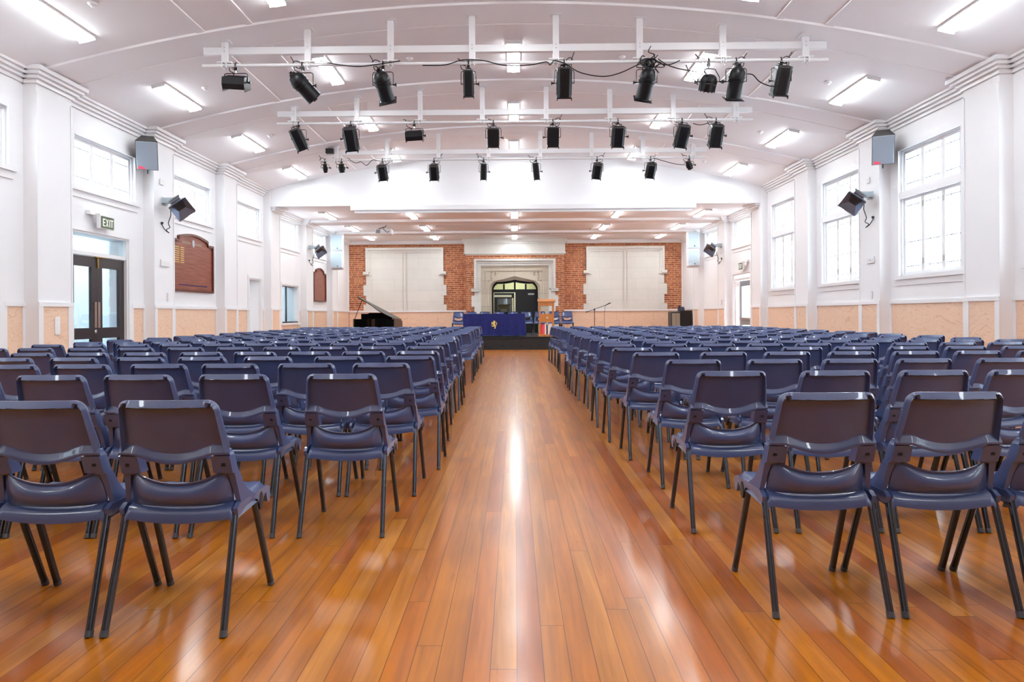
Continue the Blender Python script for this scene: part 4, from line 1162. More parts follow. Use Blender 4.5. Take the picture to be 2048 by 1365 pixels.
stage_light('flood', bx_(828, 1), 1, -3, 22, 'black box floodlight, third from left on middle bar', seed=12, side=1)
stage_light('box', bx_(986, 1), 1, 0, 20, 'square black spotlight left of the centre line on middle bar', seed=13, h=0.38, w=0.22)
stage_light('box', bx_(1105, 1), 1, 0, 18, 'square black spotlight right of the centre line on middle bar', seed=14, h=0.40, w=0.22, side=-1)
stage_light('fres', bx_(1235, 1), 1, 2, 26, 'ribbed black spotlight, sixth from left on middle bar', seed=15, h=0.40, w=0.235)
stage_light('fres', bx_(1363, 1), 1, 8, 28, 'ribbed black spotlight, second from right on middle bar', seed=16, h=0.44, w=0.235)
stage_light('fres', bx_(1431, 1), 1, 2, 28, 'ribbed black spotlight at right end of middle bar', seed=17, h=0.44, w=0.235)
stage_light('mini', bx_(649, 2), 2, 4, 35, 'tiny black spotlight at the left end of farthest bar', seed=18)
stage_light('mini', bx_(682, 2), 2, 0, 25, 'small round black spotlight, second from left on farthest bar', w=0.16, seed=19)
stage_light('fres', bx_(764, 2), 2, -4, 30, 'ribbed black spotlight, third from left on farthest bar', seed=20, h=0.36, side=-1)
stage_light('fres', bx_(867, 2), 2, 0, 32, 'ribbed black spotlight with yellowish lens, fourth from left on farthest bar', seed=21, h=0.36, side=-1)
stage_light('prof', bx_(966, 2), 2, 2, 14, 'narrow black spotlight left of the centre line, farthest bar', seed=22, h=0.40, w=0.145)
stage_light('prof', bx_(1071, 2), 2, -6, 14, 'narrow tilted black spotlight right of the centre line, farthest bar', seed=23, h=0.42, w=0.14)
stage_light('fres', bx_(1193, 2), 2, 6, 32, 'ribbed black spotlight, third from right on farthest bar', seed=24, h=0.36, side=-1)
stage_light('fres', bx_(1300, 2), 2, 6, 34, 'ribbed black spotlight, second from right on farthest bar', seed=25, h=0.34, side=-1)
stage_light('mini', bx_(1377, 2), 2, -26, 20, 'small black spotlight tipped right at right end of farthest bar', w=0.15, seed=26)
# small control box on the farthest beam
p = at(659, 303, 15.72)
t = thing('control_box', 'small black box fixed on the left end of farthest lighting bar beam', 'box', (p.x, 15.80, 4.82))
MB().box((-0.09, -0.09, -0.055), (0.09, 0.02, 0.055), bev=0.006).build('case', 'black', t)
MB().tube(smooth([(-0.02, -0.04, 0.05), (-0.01, -0.04, 0.12), (0.03, -0.04, 0.15), (0.03, -0.04, 0.06)]), 0.006, 6).build('cord', 'cable', t)
# cables strung along the nearest bar
def drape(px_pts, Y, label, r=0.0075, name='power_cable', grp='loose cables on the lighting bars'):
    pts = smooth([at(px, py, Y) for px, py in px_pts], 6)
    o = MB().tube(pts, r, 6).build(name, 'cable'); tag(o, label, 'cable', grp)
drape([(640, 122), (680, 130), (720, 133), (760, 128), (800, 122)], 9.66, 'black cable sagging along nearest lighting bar between second and third lamps')
drape([(845, 131), (890, 130), (925, 120), (965, 121), (1010, 131), (1060, 130), (1092, 124), (1100, 130), (1108, 120)], 9.66, 'black cable looped along nearest lighting bar left of the ribbed spotlight')
drape([(1108, 121), (1130, 127), (1160, 145), (1205, 153), (1240, 146), (1275, 130), (1296, 122)], 9.66, 'black cable hanging in a long curve left of the coil')
drape([(1316, 118), (1335, 130), (1360, 138), (1395, 144)], 9.66, 'black cable running right from the coil to the round spotlight')
drape([(1310, 122), (1335, 130), (1360, 121)], 9.66, 'short black cable arching over the bar right of the coil')
drape([(1372, 130), (1382, 152), (1396, 170)], 9.66, 'black cable hanging beside the round spotlight in forked yoke')
drape([(1494, 148), (1506, 150), (1520, 164), (1545, 173), (1562, 165), (1572, 140)], 9.66, 'black cable swinging into the rightmost spotlight of the nearest bar')
drape([(1386, 247), (1400, 250), (1418, 246)], 12.7, 'short black cable between the two right spotlights on middle bar')
drape([(1306, 316), (1330, 323), (1350, 328), (1368, 330)], 15.74, 'black cable between the two rightmost spotlights on farthest bar')
drape([(695, 316), (710, 326), (722, 324), (733, 331), (745, 320), (755, 322)], 15.74, 'wavy black cable on farthest bar left of the third spotlight')
rr = random.Random(5); c0 = at(1298, 126, 9.66); pts = []
for i in range(46):
    a = i * 1.15; r_ = 0.05 + 0.045 * rr.random() + (0.09 if i % 9 == 0 else 0)
    pts.append((c0.x + r_ * math.cos(a) + 0.05 * math.sin(i * 0.3), 9.66 + 0.04 * math.sin(a * 0.7), c0.z + r_ * 0.8 * math.sin(a)))
o = MB().tube(smooth(pts, 3), 0.007, 6).build('coiled_cable', 'cable'); tag(o, 'tangled black coil of cable tied on nearest lighting bar above red lamp', 'cable')
pts = [at(px, py, 9.66) for px, py in ((1302, 92), (1297, 104), (1310, 110), (1300, 120), (1312, 138), (1318, 146), (1310, 134), (1322, 128), (1330, 132))]
o = MB().tube(smooth(pts), 0.0065, 6).build('coiled_cable', 'cable'); tag(o, 'loose black cable tail sticking up from the coil on nearest bar', 'cable')

# ================================================================ WALL AND CEILING FITTINGS
def sprinkler(px, py, lab):
    d = pray(px, py); a = 0.0205 * d.x * d.x; b = d.z; c = -(5.28 - CAMZ)
    t_ = (-b + math.sqrt(b * b - 4 * a * c)) / (2 * a) if abs(a) > 1e-9 else -c / b
    P = Vector((d.x * t_, d.y * t_, CAMZ + d.z * t_))
    if P.y > YBH: t_ = (ZF - CAMZ) / d.z; P = Vector((d.x * t_, d.y * t_, ZF))
    o = MB().lathe([(0.055, 0), (0.055, -0.012), (0.04, -0.03), (0.02, -0.034), (0.012, -0.055)], 16).build('smoke_detector', 'gloss_white', loc=P)
    tag(o, lab, 'smoke detector', 'smoke detectors on the ceiling')
for px, py, lab in ((185, 6, 'white smoke detector beside the cropped upper left ceiling light'), (410, 175, 'white smoke detector right of the left second ceiling light'), (819, 116, 'white smoke detector behind nearest lighting bar, left of centre'), (1244, 113, 'white smoke detector behind nearest lighting bar, right of centre'),
                    (1656, 164, 'white smoke detector left of the right second ceiling light'), (540, 271, 'white smoke detector right of the left third ceiling light'), (1521, 263, 'white smoke detector left of the right third ceiling light'), (872, 452, 'white smoke detector on the flat far ceiling right of the projector'), (1183, 457, 'white smoke detector on the flat far ceiling, right half'), (1408, 322, 'white smoke detector right of the farthest lighting bar')):
    sprinkler(px, py, lab)
# corner loudspeakers near the viewpoint
def corner_speaker(x, y, z, rz, lab):
    t = thing('loudspeaker', lab, 'speaker', (x, y, z), rz, 'black corner loudspeakers')
    M_ = Matrix.Rotation(math.radians(30), 4, 'X')
    ol = [(-0.17, -0.15), (0.17, -0.15), (0.095, 0.15), (-0.095, 0.15)]
    MB().prism(ol, -0.255, 0.255, 'xy', 0, M_).build('cabinet', 'speaker_cab', t)
    MB().box((-0.163, -0.165, -0.248), (0.163, -0.148, 0.248), 0, M_, bev=0.008).build('grille', 'speaker_grille', t)
    MB().prism([(-0.14, -0.238), (-0.02, -0.238), (-0.05, -0.205), (-0.10, -0.187), (-0.14, -0.187)], -0.167, -0.1645, 'xz', 0, M_).build('badge', 'pink_red', t)
    mb = MB().tube([(0.0, 0.02, -0.27), (0, 0.02, -0.36)], 0.012, 8).box((-0.03, 0.12, -0.03), (0.03, 0.26, 0.03)).box((-0.08, 0.25, -0.1), (0.08, 0.262, 0.1)); mb.build('bracket', 'black', t)
corner_speaker(-6.345, 12.04, 3.94, math.radians(24), 'grey-grilled black loudspeaker on the left wall pier beside the window')
corner_speaker(6.30, 12.04, 3.93, math.radians(-25), 'grey-grilled black loudspeaker on the right wall pier by the tall window')
# pale column loudspeakers at the far end
for s, nm in ((-1, 'left'), (1, 'right')):
    bx0 = s * 6.20
    t = thing('speaker_mount', 'white backing board behind the two pale speakers, %s end pier' % nm, 'board', (bx0, 24.45, 3.34), 0, 'speaker boards')
    MB().box((-0.215, 0, -0.64), (0.215, 0.03, 0.64)).build('board', 'gloss_white', t)
    for z, q in ((3.65, 'upper'), (3.03, 'lower')):
        t = thing('loudspeaker', 'pale grey wall loudspeaker, %s of the pair at the %s end pier' % (q, nm), 'speaker', (bx0, 24.30, z), 0, 'pale loudspeakers at the far end')
        MB().box((-0.20, 0, -0.27), (0.20, 0.145, 0.27), bev=0.01).build('cabinet', 'gloss_white', t)
        MB().box((-0.185, -0.008, -0.255), (0.185, 0.002, 0.255)).build('grille', 'speaker_light', t)
        MB().lathe([(0.022, 0), (0.022, 0.006)], 12, 0, Matrix.Translation((0.03, -0.008, -0.2)) @ Matrix.Rotation(math.pi / 2, 4, 'X')).build('badge', 'dark_grey', t)
# radiant heaters on the piers
def heater(s, y, z, lab, cord):
    x = s * (W - PD)
    t = thing('radiant_heater', lab, 'heater', (x, y, z), 0, 'radiant heaters on the piers')
    q = -s
    mb = MB(); mb.box((0, -0.10, 0.0), (q * 0.012, 0.10, 0.13)); mb.box((0, 0.0, 0.02), (q * 0.20, 0.012, 0.12)); mb.box((0, -0.1, 0.02), (q * 0.20, -0.09, 0.12)); mb.build('bracket', 'speaker_light', t)
    M_ = Matrix.Translation((q * 0.30, -0.05, -0.02)) @ Matrix.Rotation(math.radians(-24), 4, 'X') @ Matrix.Rotation(-q * math.radians(42), 4, 'Y')
    A = [(-0.17, -0.23), (0.17, -0.23), (0.17, 0.23), (-0.17, 0.23)]; B_ = [(-0.07, -0.12), (0.07, -0.12), (0.07, 0.12), (-0.07, 0.12)]
    vs = [(a, b, -0.12) for a, b in A] + [(a, b, 0.0) for a, b in B_] + [(a * 1.03, b * 1.03, -0.116) for a, b in A] + [(a * 1.1, b * 1.08, 0.012) for a, b in B_]
    fs = [(i, (i + 1) % 4, 4 + (i + 1) % 4, 4 + i) for i in range(4)] + [(4, 5, 6, 7)] + [(8 + i, 12 + i, 12 + (i + 1) % 4, 8 + (i + 1) % 4) for i in range(4)] + [(12, 15, 14, 13)] + [(i, 8 + i, 8 + (i + 1) % 4, (i + 1) % 4) for i in range(4)]
    MB().add(vs, fs, 0, False, M_).build('reflector', 'reflector', t)
    MB().box((-0.10, -0.17, 0.012), (0.10, 0.17, 0.075), 0, M_, bev=0.01).box((-0.115, -0.2, 0.02), (0.115, -0.185, 0.05), 0, M_).build('burner_box', 'steel', t)
    MB().box((-0.06, -0.11, -0.012), (0.06, 0.11, -0.004), 0, M_).build('heating_plate', 'speaker_cab', t)
    c = [(q * 0.16, -0.06, -0.05), (q * 0.15, -0.07, -0.12), (q * 0.15, -0.06, -0.2), (q * 0.10, -0.05, -0.34), (q * 0.13, -0.06, -0.42), (q * 0.06, -0.05, -0.46), (q * 0.11, -0.04, -0.52), (q * 0.05, -0.06, -0.47), (q * 0.03, -0.12, -0.40), (q * 0.02, -0.14, -0.36)]
    MB().tube(smooth(c), 0.008, 6).lathe([(0.022, -0.02), (0.022, 0.02)], 10, 0, Matrix.Translation((q * 0.03, -0.14, -0.35))).build('power_cord', 'cable', t)
heater(-1, 12.76, 3.15, 'silver radiant heater with dangling cord on the near left pier', 1)
heater(1, 12.70, 3.15, 'silver radiant heater with dangling cord on the near right pier', 1)
heater(-1, 21.85, 3.18, 'small distant silver radiant heater on the far left pier', 1)
heater(1, 21.85, 3.15, 'small distant silver radiant heater on the far right pier', 1)

# exit signs
FONT = {'E': [(0, 0, 1, 7), (1, 0, 4, 1), (1, 3, 3.6, 4), (1, 6, 4, 7)], 'I': [(0.4, 0, 1.5, 7)], 'T': [(0, 6, 4, 7), (1.5, 0, 2.5, 6)]}
def exit_sign(s, y, z, lab, text=True, rz=None):
    t = thing('exit_sign', lab, 'exit sign', (s * (W - 0.012), y, z), 0, 'exit signs')
    q = -s
    MB().box((0, -0.19, 0.09), (q * 0.06, 0.02, 0.15)).build('mount', 'gloss_white', t)
    MB().box((q * 0.10, -0.05, -0.11), (q * 0.13, 0.33, 0.11)).box((q * 0.06, -0.055, 0.085), (q * 0.14, 0.34, 0.115)).box((q * 0.09, -0.065, -0.115), (q * 0.14, -0.05, 0.115)).build('case', 'gloss_white', t)
    MB().box((q * 0.13, -0.04, -0.1), (q * 0.134, 0.32, 0.08)).build('panel', 'exit_green', t)
    mb = MB(); u = 0.017; x0 = 0.02
    def put(x, rects):
        for a, b, c, d in rects: mb.box((q * 0.134, x + a * u, -0.07 + b * u), (q * 0.136, x + c * u, -0.07 + d * u))
    order = 'EXIT' if s < 0 else 'TIXE'
    for ch in order:
        if ch == 'X':
            for sg in (-1, 1):
                p0 = (x0 + 0.5 * u, -0.07) if sg > 0 else (x0 + 3.5 * u, -0.07); p1 = (x0 + 3.5 * u, -0.07 + 7 * u) if sg > 0 else (x0 + 0.5 * u, -0.07 + 7 * u)
                mb.prism([(p0[0] - .5 * u, p0[1]), (p0[0] + .5 * u, p0[1]), (p1[0] + .5 * u, p1[1]), (p1[0] - .5 * u, p1[1])], q * 0.134, q * (0.136 + 0.0003 * sg), 'yz')
            x0 += 4.9 * u
        else:
            R_ = FONT[ch]
            if s > 0: R_ = [(4 - c, b, 4 - a, d) for a, b, c, d in R_] if ch != 'I' else R_
            put(x0, R_); x0 += (2.4 if ch == 'I' else 4.9) * u
    mb.build('lettering', 'exit_white', t)
exit_sign(-1, 10.88, 2.60, 'green and white EXIT sign above the dark double doors')
exit_sign(1, 19.95, 2.46, 'small exit sign above the bright glass door in right wall')

# switch plates and sockets
def plate(s, y, z, w_, h_, lab, pier=False, name='wall_plate', mat='gloss_white'):
    x = s * (W - (PD + 0.008 if pier else 0.0))
    t = MB(); t.box((x, y - w_ / 2, z - h_ / 2), (x - s * 0.014, y + w_ / 2, z + h_ / 2), bev=0.003)
    n_ = max(1, round(max(w_, h_) / 0.09))
    for i in range(n_):
        if w_ > h_: c = (y - w_ / 2 + w_ * (i + 0.5) / n_, z)
        else: c = (y, z - h_ / 2 + h_ * (i + 0.5) / n_)
        t.box((x - s * 0.012, c[0] - 0.014, c[1] - 0.02), (x - s * 0.019, c[0] + 0.014, c[1] + 0.02))
    o = t.build(name, mat); tag(o, lab, 'wall plate', 'switch and socket plates')
plate(-1, 9.72, 0.98, 0.10, 0.25, 'tall white switch plate on plywood pier left of the dark doors', True)
plate(-1, 12.75, 2.08, 0.30, 0.12, 'wide white socket plate on left pier above the rail, near honour board', True)
plate(-1, 12.85, 1.46, 0.04, 0.16, 'slim white switch on left pier just above the plywood rail', True)
plate(1, 12.68, 2.05, 0.26, 0.12, 'faint white socket plate on right pier below the heater', True)
plate(1, 12.65, 1.42, 0.04, 0.14, 'slim white switch on right pier just above the rail', True)
plate(-1, 12.65, 3.55, 0.12, 0.10, 'small white plate on left pier right of the black loudspeaker', True)
plate(1, 12.75, 3.5, 0.10, 0.10, 'small white plate on right pier left of the loudspeaker', True)
plate(1, 21.8, 1.45, 0.1, 0.16, 'pale pinkish switch beside the bright exit door', True)

# honour boards
def honour_board(y0, y1, z0, z1, lab, detail):
    t = thing('honour_board', lab, 'honour board', (-W + 0.001, y0, z0), 0, 'wooden honour boards')
    L_, H_ = y1 - y0, z1 - z0
    def outline(i=0.0):
        a = [(i, i), (L_ - i, i), (L_ - i, H_ - i), (L_ - 0.26, H_ - i), (L_ - 0.26 - i, H_ + 0.07 - i)]
        n_ = 10
        for k in range(n_ + 1):
            f = k / n_; a.append((L_ - 0.30 - i - f * (L_ - 0.60 - 2 * i), H_ + 0.09 - i + 0.07 * math.sin(math.pi * f)))
        a += [(0.26 + i, H_ + 0.07 - i), (0.26, H_ - i), (i, H_ - i)]
        return a
    MB().prism(outline(0.03), 0.0, 0.025, 'yz').build('panel', 'mahogany', t)
    O, I = outline(0.0), outline(0.045)
    mb = MB(); vs = []; fs = []
    for (a, b), (c, d) in zip(O, I): vs += [(0.0, a, b), (0.0, c, d), (0.055, c, d), (0.055, a, b)]
    n_ = len(O)
    for i in range(n_):
        p, q = i * 4, ((i + 1) % n_) * 4
        for j in range(4): fs.append((p + j, p + (j + 1) % 4, q + (j + 1) % 4, q + j))
    mb.add(vs, fs); mb.build('frame', 'mahogany_frame', t)
    if detail:
        mb = MB(); rr = random.Random(2)
        for r_ in range(8):
            for (a, b) in ((0.09, 0.30), (0.36, 0.50)):
                y = a
                while y < b: w2_ = 0.02 + rr.random() * 0.04; mb.box((0.025, y, H_ - 0.16 - r_ * 0.042), (0.0262, min(b, y + w2_), H_ - 0.145 - r_ * 0.042)); y += w2_ + 0.012
        mb.build('gilt_lettering', 'gold', t)
        mb = MB(); y = 0.40
        for side_ in (0, 1):
            y = 0.42 if side_ == 0 else 0.98
            while y < (0.76 if side_ == 0 else 1.30): w2_ = 0.025; mb.box((0.025, y, H_ - 0.06), (0.0262, y + w2_, H_ - 0.02)); y += 0.04
        mb.build('heading_lettering', 'carving', t)
        MB().prism([(L_ / 2 - 0.045, H_ + 0.02), (L_ / 2 - 0.045, H_ - 0.06), (L_ / 2, H_ - 0.12), (L_ / 2 + 0.045, H_ - 0.06), (L_ / 2 + 0.045, H_ + 0.02), (L_ / 2, H_ + 0.05)], 0.025, 0.028, 'yz').build('crest', 'speaker_light', t)
        mb = MB(); y = 0.26
        while y < L_ - 0.3: w2_ = 0.015 + rr.random() * 0.03; mb.box((0.025, y, 0.12), (0.0262, y + w2_, 0.14)); y += w2_ + 0.01
        mb.build('blue_lettering', 'royal', t)
honour_board(13.34, 15.16, 1.60, 2.62, 'large wooden honour board with arched top beside the dark doors', True)
honour_board(22.78, 24.25, 1.58, 2.55, 'smaller distant wooden honour board near the piano', False)

# projection screen case under the bulkhead, and the projector
t = thing('projection_screen', 'long white roller screen case fixed under the bulkhead', 'projection screen', (0.22, 18.24, 3.9))
MB().box((-4.5, -0.03, -0.055), (4.5, 0.10, 0.085), bev=0.01).build('case', 'gloss_white', t)
MB().tube([(-4.4, 0.02, -0.11), (4.4, 0.02, -0.11)], 0.018, 10).build('bottom_bar', 'gloss_white', t)
MB().box((-4.4, 0.018, -0.11), (4.4, 0.022, -0.05)).build('screen_fabric', 'gloss_white', t)
p = at(763, 461, 22.1)
t = thing('projector', 'white ceiling-mounted projector in front of the left brickwork', 'projector', (p.x, 22.6, p.z))
MB().box((-0.26, -0.2, -0.075), (0.26, 0.2, 0.085), bev=0.015).build('body', 'gloss_white', t)
MB().box((-0.24, -0.204, -0.05), (-0.10, -0.2, 0.06)).build('vent', 'speaker_grille', t)
MB().box((-0.05, -0.05, 0.085), (0.05, 0.05, ZF - 0.05 - p.z)).build('mount', 'gloss_white', t)
MB().tube(smooth([(-0.2, -0.1, 0.09), (-0.05, -0.12, 0.13), (0.05, -0.12, 0.15), (0.09, -0.1, 0.25), (0.16, -0.08, 0.34), (0.22, -0.08, 0.33)]), 0.012, 6).tube(smooth([(0.0, -0.21, 0.1), (0.05, -0.215, 0.03), (0.14, -0.215, -0.03), (0.2, -0.21, 0.02)]), 0.009, 6).build('cables', 'cable', t)

# ================================================================ STAGE AND ITS FURNITURE
t = thing('stage', 'low black portable stage platform at the far end of the aisle', 'stage', (0, 22.0, 0))
for i in range(4):
    a = -2.4 + i * 1.15
    MB().box((a, 0, 0.34), (a + 1.145, 5.0, 0.40)).build('deck', 'carpet', t)
MB().box((-2.4, 0.02, 0.0), (2.2, 0.05, 0.34)).box((-2.4, 0.02, 0), (-2.37, 5.0, 0.34)).box((2.17, 0.02, 0), (2.2, 5, 0.34)).build('skirt', 'stage_black', t)
for i in range(8):
    x = -2.1 + i * 0.57
    MB().box((x - 0.05, 0.005, 0.10), (x + 0.05, 0.02, 0.125)).build('skirt_slot', 'hole', t)  # dark plate on the skirt; the slot's shade is only its colour
# table and cloth
t = thing('trestle_table', 'table hidden under the royal blue cloth, feet showing', 'table', (-0.67, 22.65, 0.40))
MB().box((-0.96, -0.33, 0.70), (0.96, 0.33, 0.73)).build('tabletop', 'oak', t)
for x in (-0.6, 0.2, 0.75):
    for y in (-0.24, 0.24): MB().box((x - 0.03, y - 0.03, 0), (x + 0.03, y + 0.03, 0.70)).build('leg', 'black', t)
def cloth():
    mb = MB(); nx, nz = 80, 16; x0, x1, yf, yb2 = -0.985, 0.985, -0.345, 0.345
    vs = []; fs = []
    per = []
    for i in range(nx + 1): per.append((x0 + (x1 - x0) * i / nx, yf, 0))
    for i in range(1, 15): per.append((x1, yf + (yb2 - yf) * i / 15, 1))
    for i in range(nx + 1): per.append((x1 - (x1 - x0) * i / nx, yb2, 2))
    for i in range(1, 15): per.append((x0, yb2 - (yb2 - yf) * i / 15, 3))
    n_ = len(per)
    for k in range(nz + 1):
        f = k / nz; z = 0.737 - f * 0.70
        for i, (x, y, sd) in enumerate(per):
            d = f * (0.014 * math.sin(i * 0.55) + 0.010 * math.sin(i * 0.23 + 1) + 0.012)
            if sd == 0: vs.append((x, y - d, z))
            elif sd == 1: vs.append((x + d + f * 0.02, y, z))
            elif sd == 2: vs.append((x, y + d, z))
            else: vs.append((x - d, y, z))
    for k in range(nz):
        for i in range(n_): fs.append((k * n_ + i, k * n_ + (i + 1) % n_, (k + 1) * n_ + (i + 1) % n_, (k + 1) * n_ + i))
    fs.append(tuple(range(n_)))
    mb.add(vs, fs, 0, True); return mb
o = cloth().build('tablecloth', 'royal', loc=(-0.67, 22.65, 0.40)); tag(o, 'royal blue velvet cloth with a gold lion covering the stage table', 'tablecloth')
# gold rampant lion, sewn to the front of the cloth
mb = MB()
def blob(pts, rr_): mb.tube(smooth([(x, 0, z) for x, z in pts], 3), rr_, 8, ell=(0.9, 0.35) if False else None)
lion = [[(0.02, -0.03), (0.0, 0.02), (0.015, 0.06), (0.03, 0.09)], [(0.035, 0.09), (0.01, 0.105), (-0.02, 0.095)], [(0.01, 0.055), (-0.035, 0.06), (-0.06, 0.075), (-0.075, 0.062)], [(0.0, 0.03), (-0.04, 0.02), (-0.07, 0.03), (-0.08, 0.015)],
        [(0.015, -0.02), (-0.02, -0.045), (-0.055, -0.035), (-0.07, -0.05)], [(0.02, -0.03), (0.045, -0.06), (0.025, -0.085), (0.04, -0.105), (0.01, -0.11)], [(0.03, -0.02), (0.075, -0.01), (0.07, 0.03), (0.095, 0.05), (0.075, 0.075)]]
Mflat = Matrix.Diagonal((1.0, 0.3, 1.0, 1.0))
for L_, r_ in zip(lion, (0.026, 0.022, 0.013, 0.012, 0.014, 0.015, 0.009)):
    mb.tube(smooth([(x, 0, z) for x, z in L_], 3), r_, 8, M=Mflat)
lp = at(988, 650, 22.28)
o2 = mb.build('lion_emblem', 'gold', o, loc=(lp.x + 0.67, -0.385, lp.z - 0.40))
# lectern
p = at(1093, 676, 22.35)
t = thing('lectern', 'tall oak lectern with crest panel standing at the stage front', 'lectern', (p.x, 22.35, 0.40))
MB().prism([(-0.22, 1.09), (0.20, 1.17), (0.20, 1.195), (-0.24, 1.115)], -0.28, 0.28, 'yz').build('reading_top', 'oak', t)
MB().box((-0.24, -0.18, 0.98), (0.24, 0.18, 1.085)).build('top_box', 'oak', t)
for sx in (-1, 1):
    for sy in (-1, 1): MB().box((sx * 0.235, sy * 0.16, 0.06), (sx * 0.19, sy * 0.12, 0.98)).build('leg', 'oak', t)
pn = MB().box((-0.21, -0.155, 0.46), (0.21, -0.13, 0.72)).build('crest_panel', 'oak', t)
MB().lathe([(0.001, 0.003), (0.032, 0.003), (0.032, 0)], 16, 0, Matrix.Translation((0.02, -0.155, 0.60)) @ Matrix.Rotation(math.pi / 2, 4, 'X')).build('crest', 'speaker_light', pn)
MB().box((-0.27, -0.22, 0.0), (0.27, 0.22, 0.07), bev=0.008).build('base', 'oak', t)
for i, (w_, m_) in enumerate(((0.05, 'red'), (0.07, 'pink_red'), (0.04, 'paper'), (0.05, 'dark_grey'), (0.05, 'paper'), (0.08, 'paper'))):
    x = -0.18 + sum((0.05, 0.07, 0.04, 0.05, 0.05, 0.08)[:i]) + 0.003 * i
    hh = 0.30 + 0.02 * ((i * 7) % 3)
    o = MB().box((x, -0.10, 0), (x + w_, 0.08, hh)).build('folder', m_, loc=(p.x, 22.35, 0.471))
    tag(o, ['red folder leftmost inside the lectern base', 'broad pink-red folder second inside the lectern base', 'thin white folder beside the red ones in the lectern', 'dark folder in the middle of the lectern base', 'white folder just right of the dark one in the lectern', 'wide white folder rightmost in the lectern base'][i], 'folder', 'folders in the lectern')
# microphone stand
p = at(1189, 622, 22.4)
t = thing('microphone_stand', 'black boom microphone stand in front of the right stone window', 'microphone stand', (p.x, 22.4, 0))
MB().tube([(0, 0, 0.1), (0, 0, 1.24)], 0.011, 10).build('pole', 'black', t)
for k in range(3): a = k * 2.09 + 0.5; MB().tube([(0, 0, 0.14), (0.3 * math.cos(a), 0.3 * math.sin(a), 0.01)], 0.009, 8).build('leg', 'black', t)
MB().box((-0.025, -0.02, 1.22), (0.025, 0.02, 1.28), bev=0.005).build('clutch', 'black', t)
MB().tube([(-0.25, 0, 1.175), (0.42, 0, 1.41)], 0.009, 8).lathe([(0.016, -0.03), (0.016, 0.03)], 8, 0, Matrix.Translation((-0.25, 0, 1.175)) @ Matrix.Rotation(1.24, 4, 'Y')).build('boom', 'black', t)
mc = MB().tube([(0.36, -0.01, 1.39), (0.50, -0.01, 1.46)], [0.013, 0.02], 10).build('microphone', 'black', t)
MB().lathe([(0.012, -0.03), (0.027, -0.015), (0.03, 0.005), (0.02, 0.026), (0.002, 0.032)], 12, 0, Matrix.Translation((0.515, -0.01, 1.47)) @ Matrix.Rotation(1.1, 4, 'Y')).build('microphone_grille', 'steel', mc)
MB().tube(smooth([(0.36, -0.02, 1.38), (0.33, -0.02, 1.3), (0.31, -0.02, 1.0), (0.31, -0.02, 0.5), (0.3, -0.02, 0.02)]), 0.006, 6).build('cable', 'cable', t)
# equipment cabinet in the right far corner
t = thing('equipment_cabinet', 'black cabinet with glass side in the far right corner', 'cabinet', (6.16, 26.2, 0))
MB().box((-0.05, -0.3, 0.05), (0.36, 0.3, 1.22), bev=0.01).build('body', 'black', t)
MB().box((-0.39, -0.28, 0.05), (-0.055, 0.28, 1.18), bev=0.01).build('side_unit', 'dark_grey', t)
MB().box((-0.36, -0.288, 0.15), (-0.22, -0.281, 1.12)).box((-0.21, -0.288, 0.15), (-0.07, -0.281, 1.12)).build('glass_door', 'carving', t)
MB().box((-0.35, -0.26, 0), (0.33, 0.26, 0.05)).build('plinth', 'black', t)
MB().box((0.365, -0.2, 0.85), (0.38, -0.05, 1.0)).build('label_plate', 'paper', t)
t = thing('desk_telephone', 'small dark blue device on top of the black corner cabinet', 'telephone', (6.18, 26.1, 1.221))
MB().prism([(-0.1, 0), (0.1, 0), (0.08, 0.14), (-0.04, 0.10)], -0.11, 0.11, 'yz').build('body', 'navy_dark', t)
MB().box((-0.1, -0.05, 0.11), (-0.04, 0.06, 0.19), bev=0.008).build('handset', 'navy_dark', t)
# low cloth-covered table by the left wall
t = thing('side_table', 'low table with dark navy cloth by the left wall', 'table', (-5.88, 21.5, 0))
MB().box((-0.63, -0.35, 0.70), (0.63, 0.35, 0.745)).box((-0.635, -0.36, 0.52), (0.635, -0.352, 0.745)).build('cloth_top', 'royal_dark', t)
for sx in (-1, 1):
    for sy in (-1, 1): MB().box((sx * 0.58, sy * 0.3, 0), (sx * 0.54, sy * 0.26, 0.70)).build('leg', 'black', t)

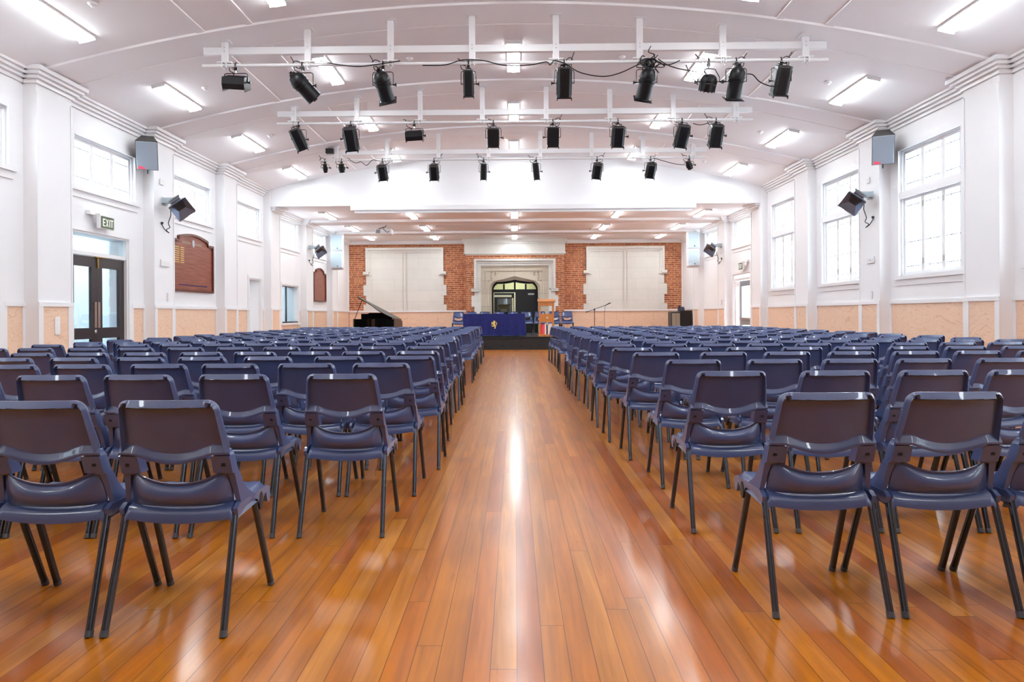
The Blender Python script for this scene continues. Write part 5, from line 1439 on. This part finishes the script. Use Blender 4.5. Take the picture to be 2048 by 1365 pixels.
# ================================================================ GRAND PIANO (keyboard side away from the viewer)
t = thing('grand_piano', 'black grand piano with raised lid at the left of the stage', 'piano', (-4.62, 22.9, 0))
def piano_outline(n_=14):
    # keyboard edge at y=+0.9, tail toward the viewer at y=-0.85; straight bass side at +x
    pts = [(0.76, 0.85), (0.76, -0.62), (0.70, -0.78), (0.55, -0.86), (0.35, -0.86), (0.18, -0.76)]
    ctl = [(0.18, -0.76), (0.02, -0.50), (-0.15, -0.22), (-0.42, -0.06), (-0.66, 0.06), (-0.76, 0.28)]
    pts += [(p_.x, p_.y) for p_ in smooth([(a, b, 0) for a, b in ctl], 4)[1:]]
    pts += [(-0.76, 0.85)]
    return pts
PO = piano_outline()
MB().prism(PO, 0.66, 0.985, 'xy').build('case', 'black_gloss', t)
MB().box((-0.76, 0.80, 0.60), (0.76, 1.05, 0.74)).box((-0.76, 0.80, 0.60), (-0.70, 1.05, 0.92)).box((0.70, 0.80, 0.60), (0.76, 1.05, 0.92)).build('keybed', 'black_gloss', t)
kb = MB()
for i in range(52): kb.box((-0.69 + i * 0.0265, 0.86, 0.74), (-0.69 + i * 0.0265 + 0.0255, 1.01, 0.765))
kb.build('keyboard', 'paper', t)
MB().box((-0.52, 0.42, 0.985), (0.52, 0.44, 1.16)).prism([(-0.30, 1.16), (0.30, 1.16), (0.24, 1.19), (-0.24, 1.19)], 0.42, 0.44, 'xz').build('music_desk', 'black_gloss', t)
Ml = Matrix.Translation((0.76, 0, 0.99)) @ Matrix.Rotation(math.radians(28), 4, 'Y') @ Matrix.Translation((-0.76, 0, 0))
MB().prism([(x * 1.0 if x > 0 else x * 1.06, y * 1.0 if y < 0.8 else 0.5) for x, y in PO], 0.0, 0.022, 'xy', 0, Ml).build('lid', 'black_gloss', t)
tp = Ml @ Vector((-0.60, 0.25, 0)); MB().tube([(-0.70, 0.25, 0.98), tuple(tp)], 0.012, 8).build('lid_prop', 'black', t)
for x, y in ((0.6, 0.7), (-0.6, 0.7), (0.40, -0.65)):
    MB().lathe([(0.05, 0.66), (0.055, 0.5), (0.035, 0.15), (0.03, 0.07), (0.035, 0.06), (0.02, 0.0)], 12, 0, Matrix.Translation((x, y, 0))).build('leg', 'black_gloss', t)
MB().box((-0.08, 0.55, 0.10), (0.08, 0.62, 0.66)).box((-0.1, 0.52, 0.08), (0.1, 0.66, 0.12)).build('pedal_lyre', 'black_gloss', t)
